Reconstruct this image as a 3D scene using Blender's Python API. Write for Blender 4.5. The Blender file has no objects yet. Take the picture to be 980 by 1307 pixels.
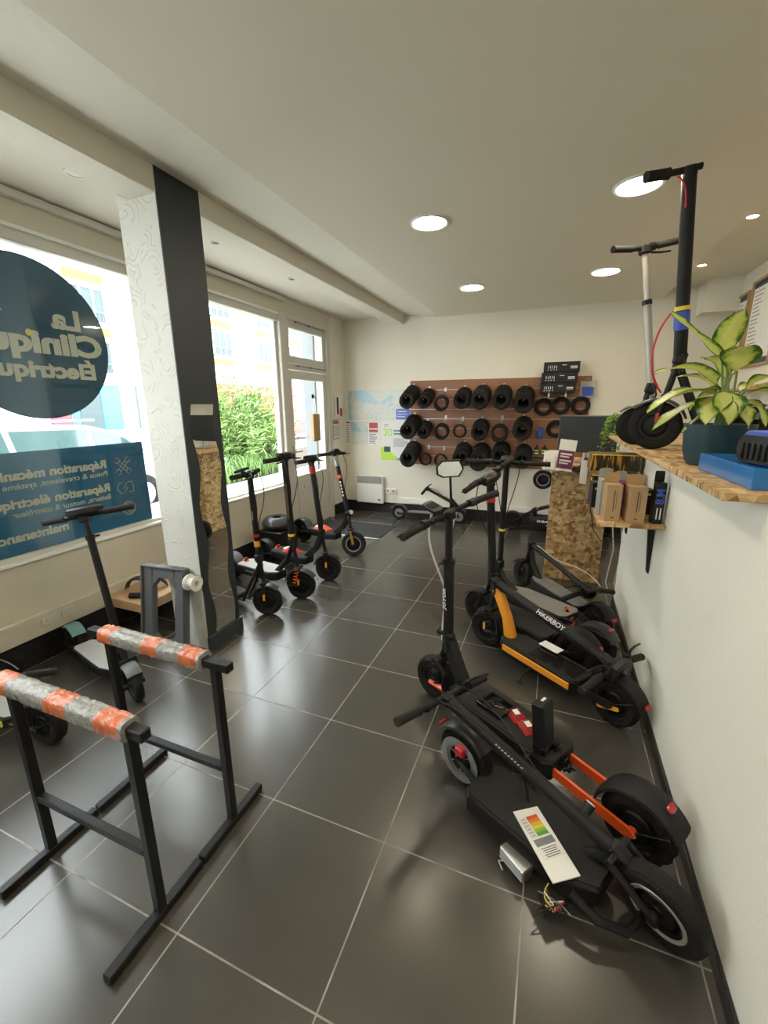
import bpy, math, random
from mathutils import Vector as V, Matrix as M
random.seed(7)
PI = math.pi
S = bpy.context.scene
COL = S.collection
# ------------------------------------------------------------------ camera
FP, PT, YW, RL, HC = 539.33, -0.24474, -0.37878, -0.006584, 1.5996
def cam_axes():
    cy, sy, cp, sp = math.cos(YW), math.sin(YW), math.cos(PT), math.sin(PT)
    fw = V((sy*cp, cy*cp, sp)); rt = V((cy, -sy, 0)); up = rt.cross(fw)
    return rt*math.cos(RL)+up*math.sin(RL), up*math.cos(RL)-rt*math.sin(RL), fw
RT, UP, FW = cam_axes()
EYE = V((0, 0, HC))
cam_d = bpy.data.cameras.new('camera'); cam = bpy.data.objects.new('camera', cam_d); COL.objects.link(cam)
cam_d.sensor_fit = 'HORIZONTAL'; cam_d.sensor_width = 36; cam_d.lens = FP/980*36; cam_d.clip_start = .02
cam.matrix_world = M(((RT.x, UP.x, -FW.x, 0), (RT.y, UP.y, -FW.y, 0), (RT.z, UP.z, -FW.z, HC), (0, 0, 0, 1)))
S.camera = cam
def P(px, py, ax, v):
    """point of the world on the plane (axis ax = v) seen at a pixel of the photograph"""
    d = FW + RT*((px-490)/FP) - UP*((py-653.5)/FP)
    return EYE + d*((v-EYE[ax])/d[ax])

# ------------------------------------------------------------------ materials
def nt(name):
    m = bpy.data.materials.new(name); m.use_nodes = True
    n = m.node_tree; b = n.nodes['Principled BSDF']
    return m, n, b
def L(n, a, b): n.links.new(a, b)
def mat(name, col, rough=.5, metal=0, var=0, scale=20, bump=0, bscale=80, spec=.5, coat=0, trans=0, alpha=1, emit=0):
    m, n, b = nt(name)
    b.inputs['Base Color'].default_value = (*col, 1); b.inputs['Roughness'].default_value = rough
    b.inputs['Metallic'].default_value = metal; b.inputs['Specular IOR Level'].default_value = spec
    b.inputs['Coat Weight'].default_value = coat; b.inputs['Transmission Weight'].default_value = trans
    b.inputs['Alpha'].default_value = alpha
    if emit: b.inputs['Emission Color'].default_value = (*col, 1); b.inputs['Emission Strength'].default_value = emit
    tc = n.nodes.new('ShaderNodeTexCoord')
    if var:
        t = n.nodes.new('ShaderNodeTexNoise'); t.inputs['Scale'].default_value = scale; t.inputs['Detail'].default_value = 5
        L(n, tc.outputs['Object'], t.inputs['Vector'])
        r = n.nodes.new('ShaderNodeMix'); r.data_type = 'RGBA'; r.inputs[6].default_value = (*[c*(1-var) for c in col], 1)
        r.inputs[7].default_value = (*[min(1, c*(1+var)) for c in col], 1)
        L(n, t.outputs['Fac'], r.inputs[0]); L(n, r.outputs[2], b.inputs['Base Color'])
        q = n.nodes.new('ShaderNodeMapRange'); q.inputs[3].default_value = max(0.02, rough-.08); q.inputs[4].default_value = min(1, rough+.1)
        L(n, t.outputs['Fac'], q.inputs[0]); L(n, q.outputs[0], b.inputs['Roughness'])
    if bump:
        t = n.nodes.new('ShaderNodeTexNoise'); t.inputs['Scale'].default_value = bscale; t.inputs['Detail'].default_value = 3
        L(n, tc.outputs['Object'], t.inputs['Vector'])
        u = n.nodes.new('ShaderNodeBump'); u.inputs['Strength'].default_value = bump; u.inputs['Distance'].default_value = .01
        L(n, t.outputs['Fac'], u.inputs['Height']); L(n, u.outputs[0], b.inputs['Normal'])
    return m
K = {}
K['wall'] = mat('wall_paint', (.77, .735, .635), .7, bump=.15, bscale=120, var=.02, scale=3)
K['ceil'] = mat('ceiling_paint', (.78, .735, .605), .8, var=.02, scale=2)
K['wallw'] = mat('half_wall_paint', (.88, .86, .77), .7, bump=.15, bscale=120, var=.02, scale=3)
K['white'] = mat('white_plastic', (.82, .81, .77), .4, var=.02)
K['framew'] = mat('window_frame_paint', (.62, .60, .54), .45, var=.03)
K['stone'] = mat('sill_cladding', (.64, .59, .48), .5, var=.04, scale=6)
K['black'] = mat('black_metal', (.007, .007, .008), .42, metal=.1, var=.2, scale=30, spec=.35)
K['matte'] = mat('matte_black_metal', (.010, .010, .011), .5, var=.25, scale=25, spec=.3)
K['plastic'] = mat('black_plastic', (.010, .010, .011), .42, var=.2, bump=.1, spec=.35)
K['gloss'] = mat('glossy_black', (.008, .008, .009), .12, coat=.5)
K['rubber'] = mat('rubber', (.012, .0115, .011), .75, var=.3, bump=.3, bscale=150, spec=.25)
K['foam'] = mat('foam_grip', (.012, .012, .012), .85, bump=.4, bscale=300)
K['grip'] = mat('grip_tape', (.022, .0215, .020), .9, var=.35, scale=12, bump=.5, bscale=500)
K['greydeck'] = mat('grey_deck_rubber', (.20, .195, .18), .8, var=.25, scale=10, bump=.3, bscale=200)
K['palegrey'] = mat('pale_grey_deck', (.34, .335, .31), .7, var=.12, scale=10)
K['grey'] = mat('mid_grey_plastic', (.10, .105, .11), .5, var=.1)
K['fender'] = mat('dark_grey_fender', (.026, .026, .029), .35, var=.15)
K['orange'] = mat('amber_painted_metal', (.85, .33, .015), .32, var=.06, coat=.3)
K['redor'] = mat('orange_red_metal', (.78, .10, .02), .35, var=.06, coat=.3)
K['gold'] = mat('gold_anodised', (.50, .26, .05), .3, metal=.6)
K['red'] = mat('red_lens', (.38, .015, .02), .18, coat=.6)
K['redp'] = mat('red_metal', (.45, .02, .02), .35, var=.1)
K['amber'] = mat('amber_reflector', (.85, .36, .03), .25, coat=.5)
K['chrome'] = mat('bright_metal', (.65, .64, .62), .22, metal=1, var=.05)
K['alu'] = mat('brushed_aluminium', (.45, .45, .44), .38, metal=.9, var=.06)
K['silver'] = mat('silver_grey_tube', (.36, .35, .32), .38, metal=.4)
K['lens'] = mat('lamp_lens', (.75, .75, .74), .08, coat=1)
K['wcable'] = mat('white_cable_sleeve', (.62, .56, .52), .5)
K['rcable'] = mat('red_cable', (.55, .02, .02), .4)
K['yellow'] = mat('yellow_label', (.8, .62, .08), .5)
K['paper'] = mat('white_paper', (.80, .79, .76), .8, var=.02)
K['ink'] = mat('black_ink', (.03, .03, .035), .7)
K['grink'] = mat('grey_ink', (.22, .22, .24), .7)
K['wink'] = mat('white_ink', (.75, .74, .72), .6)
K['steel'] = mat('black_square_tube', (.009, .009, .010), .42, metal=.2, var=.4, scale=9, bump=.15)
K['tapeg'] = mat('grey_shiny_tape', (.30, .29, .27), .2, var=.5, scale=35, bump=.9, bscale=60, coat=.5)
K['tapeo'] = mat('orange_shiny_tape', (.66, .17, .065), .2, var=.45, scale=30, bump=.8, bscale=60, coat=.5)
K['card'] = mat('brown_cardboard', (.42, .27, .14), .8, var=.06, scale=8)
K['wood'] = mat('raw_plywood', (.50, .32, .17), .6, var=.15, scale=7)
K['slat'] = mat('slatwall_brown', (.27, .115, .055), .5, var=.12, scale=5)
K['mirror'] = mat('mirror_glass', (.85, .87, .86), .01, metal=1)
K['dark'] = mat('dark_grey_panel', (.030, .038, .046), .5, var=.05, scale=4)
K['base'] = mat('dark_baseboard_tile', (.018, .018, .019), .3, var=.1)
K['mat'] = mat('doormat_pile', (.045, .047, .048), .95, var=.3, scale=60, bump=.8, bscale=400)
K['teal'] = mat('teal_plastic', (.13, .27, .28), .5, var=.1)
K['cyan'] = mat('cyan_plastic', (.03, .42, .46), .4)
K['lime'] = mat('lime_green', (.45, .72, .05), .45)
K['blue'] = mat('blue_glossy_card', (.02, .17, .50), .22, var=.15, scale=9, coat=.3)
K['blueb'] = mat('bright_blue', (.04, .10, .55), .35)
K['purple'] = mat('plum_card', (.16, .02, .09), .5)
K['pot'] = mat('petrol_blue_pot', (.018, .05, .066), .45, var=.08)
K['clay'] = mat('terracotta', (.45, .20, .10), .7, var=.1)
K['soil'] = mat('potting_soil', (.03, .02, .012), .95, bump=.9)
K['disc'] = mat('dark_petrol_vinyl', (.014, .075, .14), .12, var=.08, scale=2)
K['banner'] = mat('blue_vinyl', (.03, .14, .27), .14, var=.1, scale=2)
K['vink'] = mat('cream_vinyl', (.56, .54, .46), .4)
K['vyel'] = mat('yellow_vinyl', (.72, .66, .10), .4)
K['lamp'] = mat('led_diffuser', (1, .87, .66), .5, emit=20)
K['spot'] = mat('spot_bulb', (1, .86, .62), .5, emit=24)
K['glowred'] = mat('lit_tail_lamp', (1, .02, .03), .3, emit=1.2)
K['render'] = mat('white_render', (.42, .42, .41), .9, var=.03, scale=1)
K['yellowp'] = mat('yellow_panel', (.36, .21, .01), .6)
K['redsh'] = mat('red_shopfront', (.72, .03, .05), .5)
K['bluesh'] = mat('cyan_shopfront', (.03, .40, .62), .4)
K['asphalt'] = mat('pale_asphalt', (.30, .30, .29), .9, var=.1, scale=3)
K['pave'] = mat('pavement', (.42, .41, .39), .9, var=.08, scale=3)
K['winglass'] = mat('street_window_pane', (.05, .07, .075), .5, spec=.2)
K['carpaint'] = mat('pearl_grey_car', (.25, .26, .27), .25, coat=.6)
K['carglass'] = mat('car_glass', (.05, .09, .09), .06)
K['extgrey'] = mat('grey_render', (.16, .175, .19), .7, var=.05)
K['pole'] = mat('pale_green_pole', (.42, .48, .46), .4)
K['wrapper'] = mat('clear_film', (.6, .58, .55), .15, alpha=.45)
def glass_mat():
    m, n, b = nt('window_glass'); n.nodes.remove(b)
    o = n.nodes['Material Output']; t = n.nodes.new('ShaderNodeBsdfTransparent'); g = n.nodes.new('ShaderNodeBsdfGlossy')
    g.inputs['Roughness'].default_value = .0; x = n.nodes.new('ShaderNodeMixShader'); lw = n.nodes.new('ShaderNodeLayerWeight'); lw.inputs[0].default_value = .5
    f = n.nodes.new('ShaderNodeMath'); f.operation = 'MULTIPLY_ADD'; f.inputs[1].default_value = .45; f.inputs[2].default_value = .03; pw = n.nodes.new('ShaderNodeMath'); pw.operation = 'POWER'; pw.inputs[1].default_value = 5; L(n, lw.outputs['Facing'], pw.inputs[0]); L(n, pw.outputs[0], f.inputs[0])
    t.inputs[0].default_value = (.96, .98, .97, 1)
    L(n, f.outputs[0], x.inputs[0]); L(n, t.outputs[0], x.inputs[1]); L(n, g.outputs[0], x.inputs[2]); L(n, x.outputs[0], o.inputs[0]); return m
K['glass'] = glass_mat()
def math_n(n, op, a, b=None):
    x = n.nodes.new('ShaderNodeMath'); x.operation = op
    for i, v in enumerate((a, b)):
        if v is None: continue
        if isinstance(v, (int, float)): x.inputs[i].default_value = v
        else: L(n, v, x.inputs[i])
    return x.outputs[0]
def ramp(n, fac, stops):
    r = n.nodes.new('ShaderNodeValToRGB'); e = r.color_ramp.elements
    while len(e) < len(stops): e.new(.5)
    for i, (p, c) in enumerate(stops): e[i].position = p; e[i].color = (*c, 1)
    L(n, fac, r.inputs[0]); return r.outputs[0]
def tile_mat():
    m, n, b = nt('floor_tiles'); tc = n.nodes.new('ShaderNodeTexCoord'); s = n.nodes.new('ShaderNodeSeparateXYZ'); L(n, tc.outputs['Object'], s.inputs[0])
    es, cells = [], []
    for ax, o in ((0, -.468), (1, .6554)):
        u = math_n(n, 'MULTIPLY', math_n(n, 'ADD', s.outputs[ax], -o+50), 2.0)
        f = math_n(n, 'FRACT', u); cells.append(math_n(n, 'FLOOR', u))
        es.append(math_n(n, 'ABSOLUTE', math_n(n, 'SUBTRACT', f, .5)))
    g = math_n(n, 'GREATER_THAN', math_n(n, 'MAXIMUM', es[0], es[1]), .4948)
    cv = n.nodes.new('ShaderNodeCombineXYZ'); L(n, cells[0], cv.inputs[0]); L(n, cells[1], cv.inputs[1])
    wn = n.nodes.new('ShaderNodeTexWhiteNoise'); L(n, cv.outputs[0], wn.inputs[0])
    ns = n.nodes.new('ShaderNodeTexNoise'); ns.inputs['Scale'].default_value = 2.2; ns.inputs['Detail'].default_value = 6; L(n, tc.outputs['Object'], ns.inputs['Vector'])
    base = ramp(n, math_n(n, 'ADD', math_n(n, 'MULTIPLY', ns.outputs['Fac'], .7), math_n(n, 'MULTIPLY', wn.outputs['Value'], .15)), [(.1, (.042, .039, .033)), (.9, (.078, .072, .060))])
    n2 = n.nodes.new('ShaderNodeTexNoise'); n2.inputs['Scale'].default_value = 9; L(n, tc.outputs['Object'], n2.inputs['Vector'])
    gc = ramp(n, n2.outputs['Fac'], [(.35, (.15, .135, .115)), (.65, (.33, .305, .27))])
    x = n.nodes.new('ShaderNodeMix'); x.data_type = 'RGBA'; L(n, g, x.inputs[0]); L(n, base, x.inputs[6]); L(n, gc, x.inputs[7]); L(n, x.outputs[2], b.inputs['Base Color'])
    q = math_n(n, 'ADD', math_n(n, 'MULTIPLY', g, .4), math_n(n, 'ADD', math_n(n, 'MULTIPLY', ns.outputs['Fac'], .02), .245)); L(n, q, b.inputs['Roughness'])
    u = n.nodes.new('ShaderNodeBump'); u.inputs['Strength'].default_value = .3; u.inputs['Distance'].default_value = .002; u.invert = True
    L(n, g, u.inputs['Height']); L(n, u.outputs[0], b.inputs['Normal']); return m
K['tiles'] = tile_mat(); K['tiles'].node_tree.nodes['Principled BSDF'].inputs['Specular IOR Level'].default_value = .8
def osb_mat():
    m, n, b = nt('strand_board'); tc = n.nodes.new('ShaderNodeTexCoord')
    ns = n.nodes.new('ShaderNodeTexNoise'); ns.inputs['Scale'].default_value = 9; L(n, tc.outputs['Object'], ns.inputs['Vector'])
    mx = n.nodes.new('ShaderNodeMix'); mx.data_type = 'RGBA'; mx.blend_type = 'ADD'; mx.inputs[0].default_value = .022
    L(n, tc.outputs['Object'], mx.inputs[6]); L(n, ns.outputs['Color'], mx.inputs[7])
    outs = []
    for rot, sc in (((.4, .5, .3), (12, 52, 34)), ((1.1, -.6, 1.2), (40, 12, 34))):
        mp = n.nodes.new('ShaderNodeMapping'); mp.inputs['Rotation'].default_value = rot; mp.inputs['Scale'].default_value = sc; L(n, mx.outputs[2], mp.inputs['Vector'])
        v = n.nodes.new('ShaderNodeTexVoronoi'); v.inputs['Scale'].default_value = 1; L(n, mp.outputs[0], v.inputs['Vector']); s = n.nodes.new('ShaderNodeSeparateColor'); L(n, v.outputs['Color'], s.inputs[0]); outs.append(s.outputs[0])
    s_ = math_n(n, 'GREATER_THAN', outs[1], .5); f = math_n(n, 'ADD', math_n(n, 'MULTIPLY', outs[0], math_n(n, 'SUBTRACT', 1.0, s_)), math_n(n, 'MULTIPLY', math_n(n, 'SUBTRACT', math_n(n, 'MULTIPLY', outs[1], 2.0), 1.0), s_))
    c = ramp(n, f, [(.05, (.24, .12, .038)), (.25, (.42, .245, .095)), (.55, (.53, .34, .15)), (.9, (.68, .49, .26))])
    L(n, c, b.inputs['Base Color']); b.inputs['Roughness'].default_value = .55
    u = n.nodes.new('ShaderNodeBump'); u.inputs['Strength'].default_value = .2; u.inputs['Distance'].default_value = .003; L(n, f, u.inputs['Height']); L(n, u.outputs[0], b.inputs['Normal']); return m
K['osb'] = osb_mat()
def plaster_mat():
    m, n, b = nt('trowelled_plaster'); b.inputs['Base Color'].default_value = (.66, .65, .60, 1); b.inputs['Roughness'].default_value = .6
    tc = n.nodes.new('ShaderNodeTexCoord')
    ns = n.nodes.new('ShaderNodeTexNoise'); ns.inputs['Scale'].default_value = 4; L(n, tc.outputs['Object'], ns.inputs['Vector'])
    mx = n.nodes.new('ShaderNodeMix'); mx.data_type = 'RGBA'; mx.blend_type = 'ADD'; mx.inputs[0].default_value = .2; L(n, tc.outputs['Object'], mx.inputs[6]); L(n, ns.outputs['Color'], mx.inputs[7])
    v = n.nodes.new('ShaderNodeTexVoronoi'); v.inputs['Scale'].default_value = 7; v.feature = 'F1'; L(n, mx.outputs[2], v.inputs['Vector'])
    w = math_n(n, 'SINE', math_n(n, 'MULTIPLY', v.outputs['Distance'], 17))
    w = math_n(n, 'POWER', math_n(n, 'ABSOLUTE', w), 16)
    n3 = n.nodes.new('ShaderNodeTexNoise'); n3.inputs['Scale'].default_value = 13; L(n, tc.outputs['Object'], n3.inputs['Vector'])
    w = math_n(n, 'MULTIPLY', w, math_n(n, 'GREATER_THAN', n3.outputs['Fac'], .5))
    u = n.nodes.new('ShaderNodeBump'); u.inputs['Strength'].default_value = .55; u.inputs['Distance'].default_value = .006; L(n, w, u.inputs['Height']); L(n, u.outputs[0], b.inputs['Normal']); return m
K['plaster'] = plaster_mat()
def map_mat():
    m, n, b = nt('printed_map'); tc = n.nodes.new('ShaderNodeTexCoord')
    ns = n.nodes.new('ShaderNodeTexNoise'); ns.inputs['Scale'].default_value = 3.2; ns.inputs['Detail'].default_value = 4; L(n, tc.outputs['Object'], ns.inputs['Vector'])
    c = ramp(n, ns.outputs['Fac'], [(.0, (.33, .55, .68)), (.44, (.36, .58, .70)), (.455, (.62, .64, .60)), (1, (.70, .70, .66))])
    vo = n.nodes.new('ShaderNodeTexVoronoi'); vo.feature = 'DISTANCE_TO_EDGE'; vo.inputs['Scale'].default_value = 16; L(n, tc.outputs['Object'], vo.inputs['Vector'])
    e = math_n(n, 'LESS_THAN', vo.outputs['Distance'], .03)
    x = n.nodes.new('ShaderNodeMix'); x.data_type = 'RGBA'; x.inputs[7].default_value = (.42, .40, .36, 1); L(n, math_n(n, 'MULTIPLY', e, .6), x.inputs[0]); L(n, c, x.inputs[6])
    L(n, x.outputs[2], b.inputs['Base Color']); b.inputs['Roughness'].default_value = .35; return m
K['map'] = map_mat()
def leaf_mat():
    m, n, b = nt('variegated_leaf'); a = n.nodes.new('ShaderNodeAttribute'); a.attribute_name = 'across'
    tc = n.nodes.new('ShaderNodeTexCoord'); ns = n.nodes.new('ShaderNodeTexNoise'); ns.inputs['Scale'].default_value = 45; ns.inputs['Detail'].default_value = 5; L(n, tc.outputs['Object'], ns.inputs['Vector'])
    f = math_n(n, 'ADD', a.outputs['Fac'], math_n(n, 'MULTIPLY', math_n(n, 'SUBTRACT', ns.outputs['Fac'], .5), .9))
    c = ramp(n, f, [(.35, (.66, .70, .22)), (.62, (.45, .56, .10)), (.80, (.06, .17, .02)), (1, (.03, .10, .015))])
    L(n, c, b.inputs['Base Color']); b.inputs['Roughness'].default_value = .4; b.inputs['Subsurface Weight'].default_value = 0
    o = n.nodes['Material Output']; t = n.nodes.new('ShaderNodeBsdfTranslucent'); L(n, c, t.inputs[0]); mx = n.nodes.new('ShaderNodeMixShader'); mx.inputs[0].default_value = .3
    L(n, b.outputs[0], mx.inputs[1]); L(n, t.outputs[0], mx.inputs[2]); L(n, mx.outputs[0], o.inputs[0]); return m
K['leaf'] = leaf_mat()
K['needle'] = mat('feathery_green', (.09, .17, .035), .7, var=.5, scale=3)
K['needle2'] = mat('light_feathery_green', (.20, .29, .09), .7, var=.4, scale=3)
K['vine'] = mat('trailing_green', (.18, .32, .05), .6, var=.4, scale=30)
K['bark'] = mat('bark', (.10, .07, .045), .9)
def paintbox_mat():
    m, n, b = nt('printed_dark_carton'); tc = n.nodes.new('ShaderNodeTexCoord'); mp = n.nodes.new('ShaderNodeMapping'); mp.inputs['Scale'].default_value = (70, 70, 9); L(n, tc.outputs['Object'], mp.inputs[0])
    ns = n.nodes.new('ShaderNodeTexNoise'); ns.inputs['Scale'].default_value = 1; ns.inputs['Detail'].default_value = 3; L(n, mp.outputs[0], ns.inputs['Vector'])
    L(n, ramp(n, ns.outputs['Fac'], [(.40, (.015, .013, .010)), (.55, (.06, .035, .012)), (.62, (.60, .30, .03))]), b.inputs['Base Color']); b.inputs['Roughness'].default_value = .35; return m
K['printed'] = paintbox_mat()

# ------------------------------------------------------------------ mesh builder
class MB:
    def __init__(s, T=None): s.v = []; s.f = []; s.T = T or M.Identity(4)
    def add(s, vs, fs, T=None):
        T = s.T @ T if T else s.T; o = len(s.v)
        s.v += [T @ V(p) for p in vs]; s.f += [tuple(i+o for i in f) for f in fs]; return s
    def box(s, c, d, b=.002, T=None):
        h = [x/2 for x in d]; b = min(b, *[x*.49 for x in h]); vs, fs, ix = [], [], {}
        for sx in (-1, 1):
            for sy in (-1, 1):
                for sz in (-1, 1):
                    for a in range(3):
                        p = [sx*h[0], sy*h[1], sz*h[2]]
                        for k in range(3):
                            if k != a: p[k] -= math.copysign(b, p[k])
                        ix[(sx, sy, sz, a)] = len(vs); vs.append((p[0]+c[0], p[1]+c[1], p[2]+c[2]))
        for a in range(3):
            u, w = (a+1) % 3, (a+2) % 3
            for sg in (-1, 1):
                q = []
                for su, sw in ((-1, -1), (1, -1), (1, 1), (-1, 1)):
                    t = [0]*3; t[a] = sg; t[u] = su; t[w] = sw; q.append(ix[(*t, a)])
                fs.append(q if sg > 0 else q[::-1])
        for a in range(3):          # edges running along axis a
            u, w = (a+1) % 3, (a+2) % 3
            for su in (-1, 1):
                for sw in (-1, 1):
                    def g(sa, k):
                        t = [0]*3; t[a] = sa; t[u] = su; t[w] = sw; return ix[(*t, k)]
                    q = [g(-1, u), g(1, u), g(1, w), g(-1, w)]
                    fs.append(q if su*sw < 0 else q[::-1])
        for sx in (-1, 1):
            for sy in (-1, 1):
                for sz in (-1, 1):
                    q = [ix[(sx, sy, sz, k)] for k in range(3)]; fs.append(q if sx*sy*sz > 0 else q[::-1])
        return s.add(vs, fs, T)
    def tube(s, pts, r, n=10, cap=True, sq=False, T=None):
        pts = [V(p) for p in pts]; rs = r if isinstance(r, (list, tuple)) else [r]*len(pts)
        vs, fs = [], []; prev = None
        for i, p in enumerate(pts):
            t = (pts[min(i+1, len(pts)-1)]-pts[max(i-1, 0)]).normalized()
            if prev is None:
                a = V((0, 0, 1)) if abs(t.z) < .9 else V((0, 1, 0)); x = t.cross(a).normalized()
            else: x = (prev-t*prev.dot(t)).normalized()
            prev = x; y = t.cross(x)
            for k in range(n):
                a = 2*PI*(k+.5)/n; rr = rs[i]*(1.414 if sq else 1); vs.append(p+x*rr*math.cos(a)+y*rr*math.sin(a))
        for i in range(len(pts)-1):
            for k in range(n):
                a, b = i*n+k, i*n+(k+1) % n; fs.append((a, b, b+n, a+n))
        if cap: fs.append(tuple(range(n))[::-1]); fs.append(tuple(range((len(pts)-1)*n, len(pts)*n)))
        return s.add(vs, fs, T)
    def sqtube(s, a, b, w, T=None): return s.tube([a, b], w/2, 4, True, True, T)
    def lathe(s, prof, n=24, T=None, closed=False, wob=None):
        """prof: (radius, height) round local Z"""
        vs, fs = [], []; m_ = len(prof)
        for k in range(n):
            a = 2*PI*k/n
            for j, (r, z) in enumerate(prof):
                rr = r*(wob(k, j) if wob else 1); vs.append((rr*math.cos(a), rr*math.sin(a), z))
        for k in range(n):
            k2 = (k+1) % n
            for j in range(m_ if closed else m_-1):
                j2 = (j+1) % m_; fs.append((k*m_+j, k2*m_+j, k2*m_+j2, k*m_+j2))
        return s.add(vs, fs, T)
    def cyl(s, a, b, r, n=16, r2=None): return s.tube([a, b], [r, r if r2 is None else r2], n)
    def prism(s, outl, z0, z1, T=None, bev=0):
        """outline in XY extruded along Z, optional top/bottom bevel"""
        n = len(outl); vs = []; cx = sum(p[0] for p in outl)/n; cy = sum(p[1] for p in outl)/n
        def sh(b):
            out = []
            for x, y in outl:
                d = V((x-cx, y-cy)); l = d.length or 1; out.append((x-d.x/l*b, y-d.y/l*b))
            return out
        rings = [(sh(bev), z0), (outl, z0+bev), (outl, z1-bev), (sh(bev), z1)] if bev else [(outl, z0), (outl, z1)]
        for o, z in rings: vs += [(x, y, z) for x, y in o]
        fs = [tuple(range(n))[::-1], tuple(range((len(rings)-1)*n, len(rings)*n))]
        for i in range(len(rings)-1):
            for k in range(n):
                a, b = i*n+k, i*n+(k+1) % n; fs.append((a, b, b+n, a+n))
        return s.add(vs, fs, T)
    def sheet(s, rows, T=None):
        m_ = len(rows[0]); vs = [p for r in rows for p in r]
        fs = [(i*m_+j, i*m_+j+1, (i+1)*m_+j+1, (i+1)*m_+j) for i in range(len(rows)-1) for j in range(m_-1)]
        return s.add(vs, fs, T)
    def obj(s, name, m, parent=None, loc=None, ang=35, label=None):
        # centre the mesh on the object's own origin when it is a thing of its own
        me = bpy.data.meshes.new(name); off = V(loc) if loc else V((0, 0, 0))
        me.from_pydata([tuple(p-off) for p in s.v], [], s.f); me.validate(); me.update()
        for p in me.polygons: p.use_smooth = True
        me.set_sharp_from_angle(angle=math.radians(ang))
        ms = m if isinstance(m, list) else [m]
        for q in ms: me.materials.append(K[q] if isinstance(q, str) else q)
        o = bpy.data.objects.new(name, me); COL.objects.link(o); o.location = off
        if parent: o.parent = parent
        if label: o['label'] = label
        return o
def tag(o, label, cat, group=None, kind=None):
    o['label'] = label; o['category'] = cat
    if group: o['group'] = group
    if kind: o['kind'] = kind
    return o
def thing(name, label, cat, loc=(0, 0, 0), rz=0, group=None):
    o = bpy.data.objects.new(name, None); COL.objects.link(o); o.location = loc; o.rotation_euler = (0, 0, rz); o.empty_display_size = .05
    return tag(o, label, cat, group)
def struct(name, mb, m, parent=None):
    o = mb.obj(name, m, parent)
    if not parent: o['kind'] = 'structure'
    return o
def rrect(x0, y0, x1, y1, r, n=5):
    out = []
    for cx, cy, a0 in ((x1-r, y0+r, -PI/2), (x1-r, y1-r, 0), (x0+r, y1-r, PI/2), (x0+r, y0+r, PI)):
        out += [(cx+r*math.cos(a0+PI/2*i/n), cy+r*math.sin(a0+PI/2*i/n)) for i in range(n+1)]
    return out
def frame(o, x, y):
    """matrix with origin o, local X along x, local Y near y"""
    x = V(x).normalized(); z = x.cross(V(y)).normalized(); y = z.cross(x)
    return M(((x.x, y.x, z.x, o[0]), (x.y, y.y, z.y, o[1]), (x.z, y.z, z.z, o[2]), (0, 0, 0, 1)))
_txt = {}
def text(body, size, T, m, parent, name='lettering', depth=.0006, bold=0, align='CENTER', sx=1, mirror=False):
    c = bpy.data.curves.new('t', 'FONT'); c.body = body; c.size = size; c.extrude = depth; c.offset = bold; c.align_x = align; c.align_y = 'CENTER'; c.resolution_u = 3
    o = bpy.data.objects.new('t', c); COL.objects.link(o); dg = bpy.context.evaluated_depsgraph_get()
    me = bpy.data.meshes.new_from_object(o.evaluated_get(dg)); bpy.data.objects.remove(o); bpy.data.curves.remove(c)
    me.transform(T @ M.Diagonal((-sx if mirror else sx, 1, 1, 1)))
    if mirror: me.flip_normals()
    me.materials.clear(); me.materials.append(K[m]); me.name = name
    o = bpy.data.objects.new(name, me); COL.objects.link(o)
    if parent: o.parent = parent
    return o
# ------------------------------------------------------------------ scooters
RX = M.Rotation(-PI/2, 4, 'X')
def at_(x, y, z): return M.Translation((x, y, z))
def arc(x, z, r, a0, a1, n=10): return [(x+r*math.cos(math.radians(a0+(a1-a0)*i/n)), z+r*math.sin(math.radians(a0+(a1-a0)*i/n))) for i in range(n+1)]
def shell(mb, cx, cz, r, w, a0, a1, t=.004, lip=.012, n=14, flare=0, T=None):
    """curved mudguard round a wheel whose axle is along Y"""
    rows = []
    for i in range(n+1):
        a = math.radians(a0+(a1-a0)*i/n); rr = r+flare*(i/n); e = min(1, .45+3*min(i, n-i)/n)
        row = []
        for y, dr in ((-w/2, -lip*e), (-w/2*.95, -.002), (-w/2*.6, .004), (0, .006), (w/2*.6, .004), (w/2*.95, -.002), (w/2, -lip*e)):
            row.append((y, rr+dr))
        for y, dr in ((w/2-t, -lip*e), (w/2*.9, -.002-t), (0, .006-t), (-w/2*.9, -.002-t), (-w/2+t, -lip*e)): row.append((y, rr+dr))
        rows.append([(cx+q*math.cos(a), y, cz+q*math.sin(a)) for y, q in row]+[(cx+row[0][1]*math.cos(a), row[0][0], cz+row[0][1]*math.sin(a))])
    mb.sheet(rows, T)
    m_ = len(rows[0])-1
    mb.add(rows[0][:m_], [tuple(range(m_))], T); mb.add(rows[-1][:m_], [tuple(range(m_))[::-1]], T)
    return mb
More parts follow.
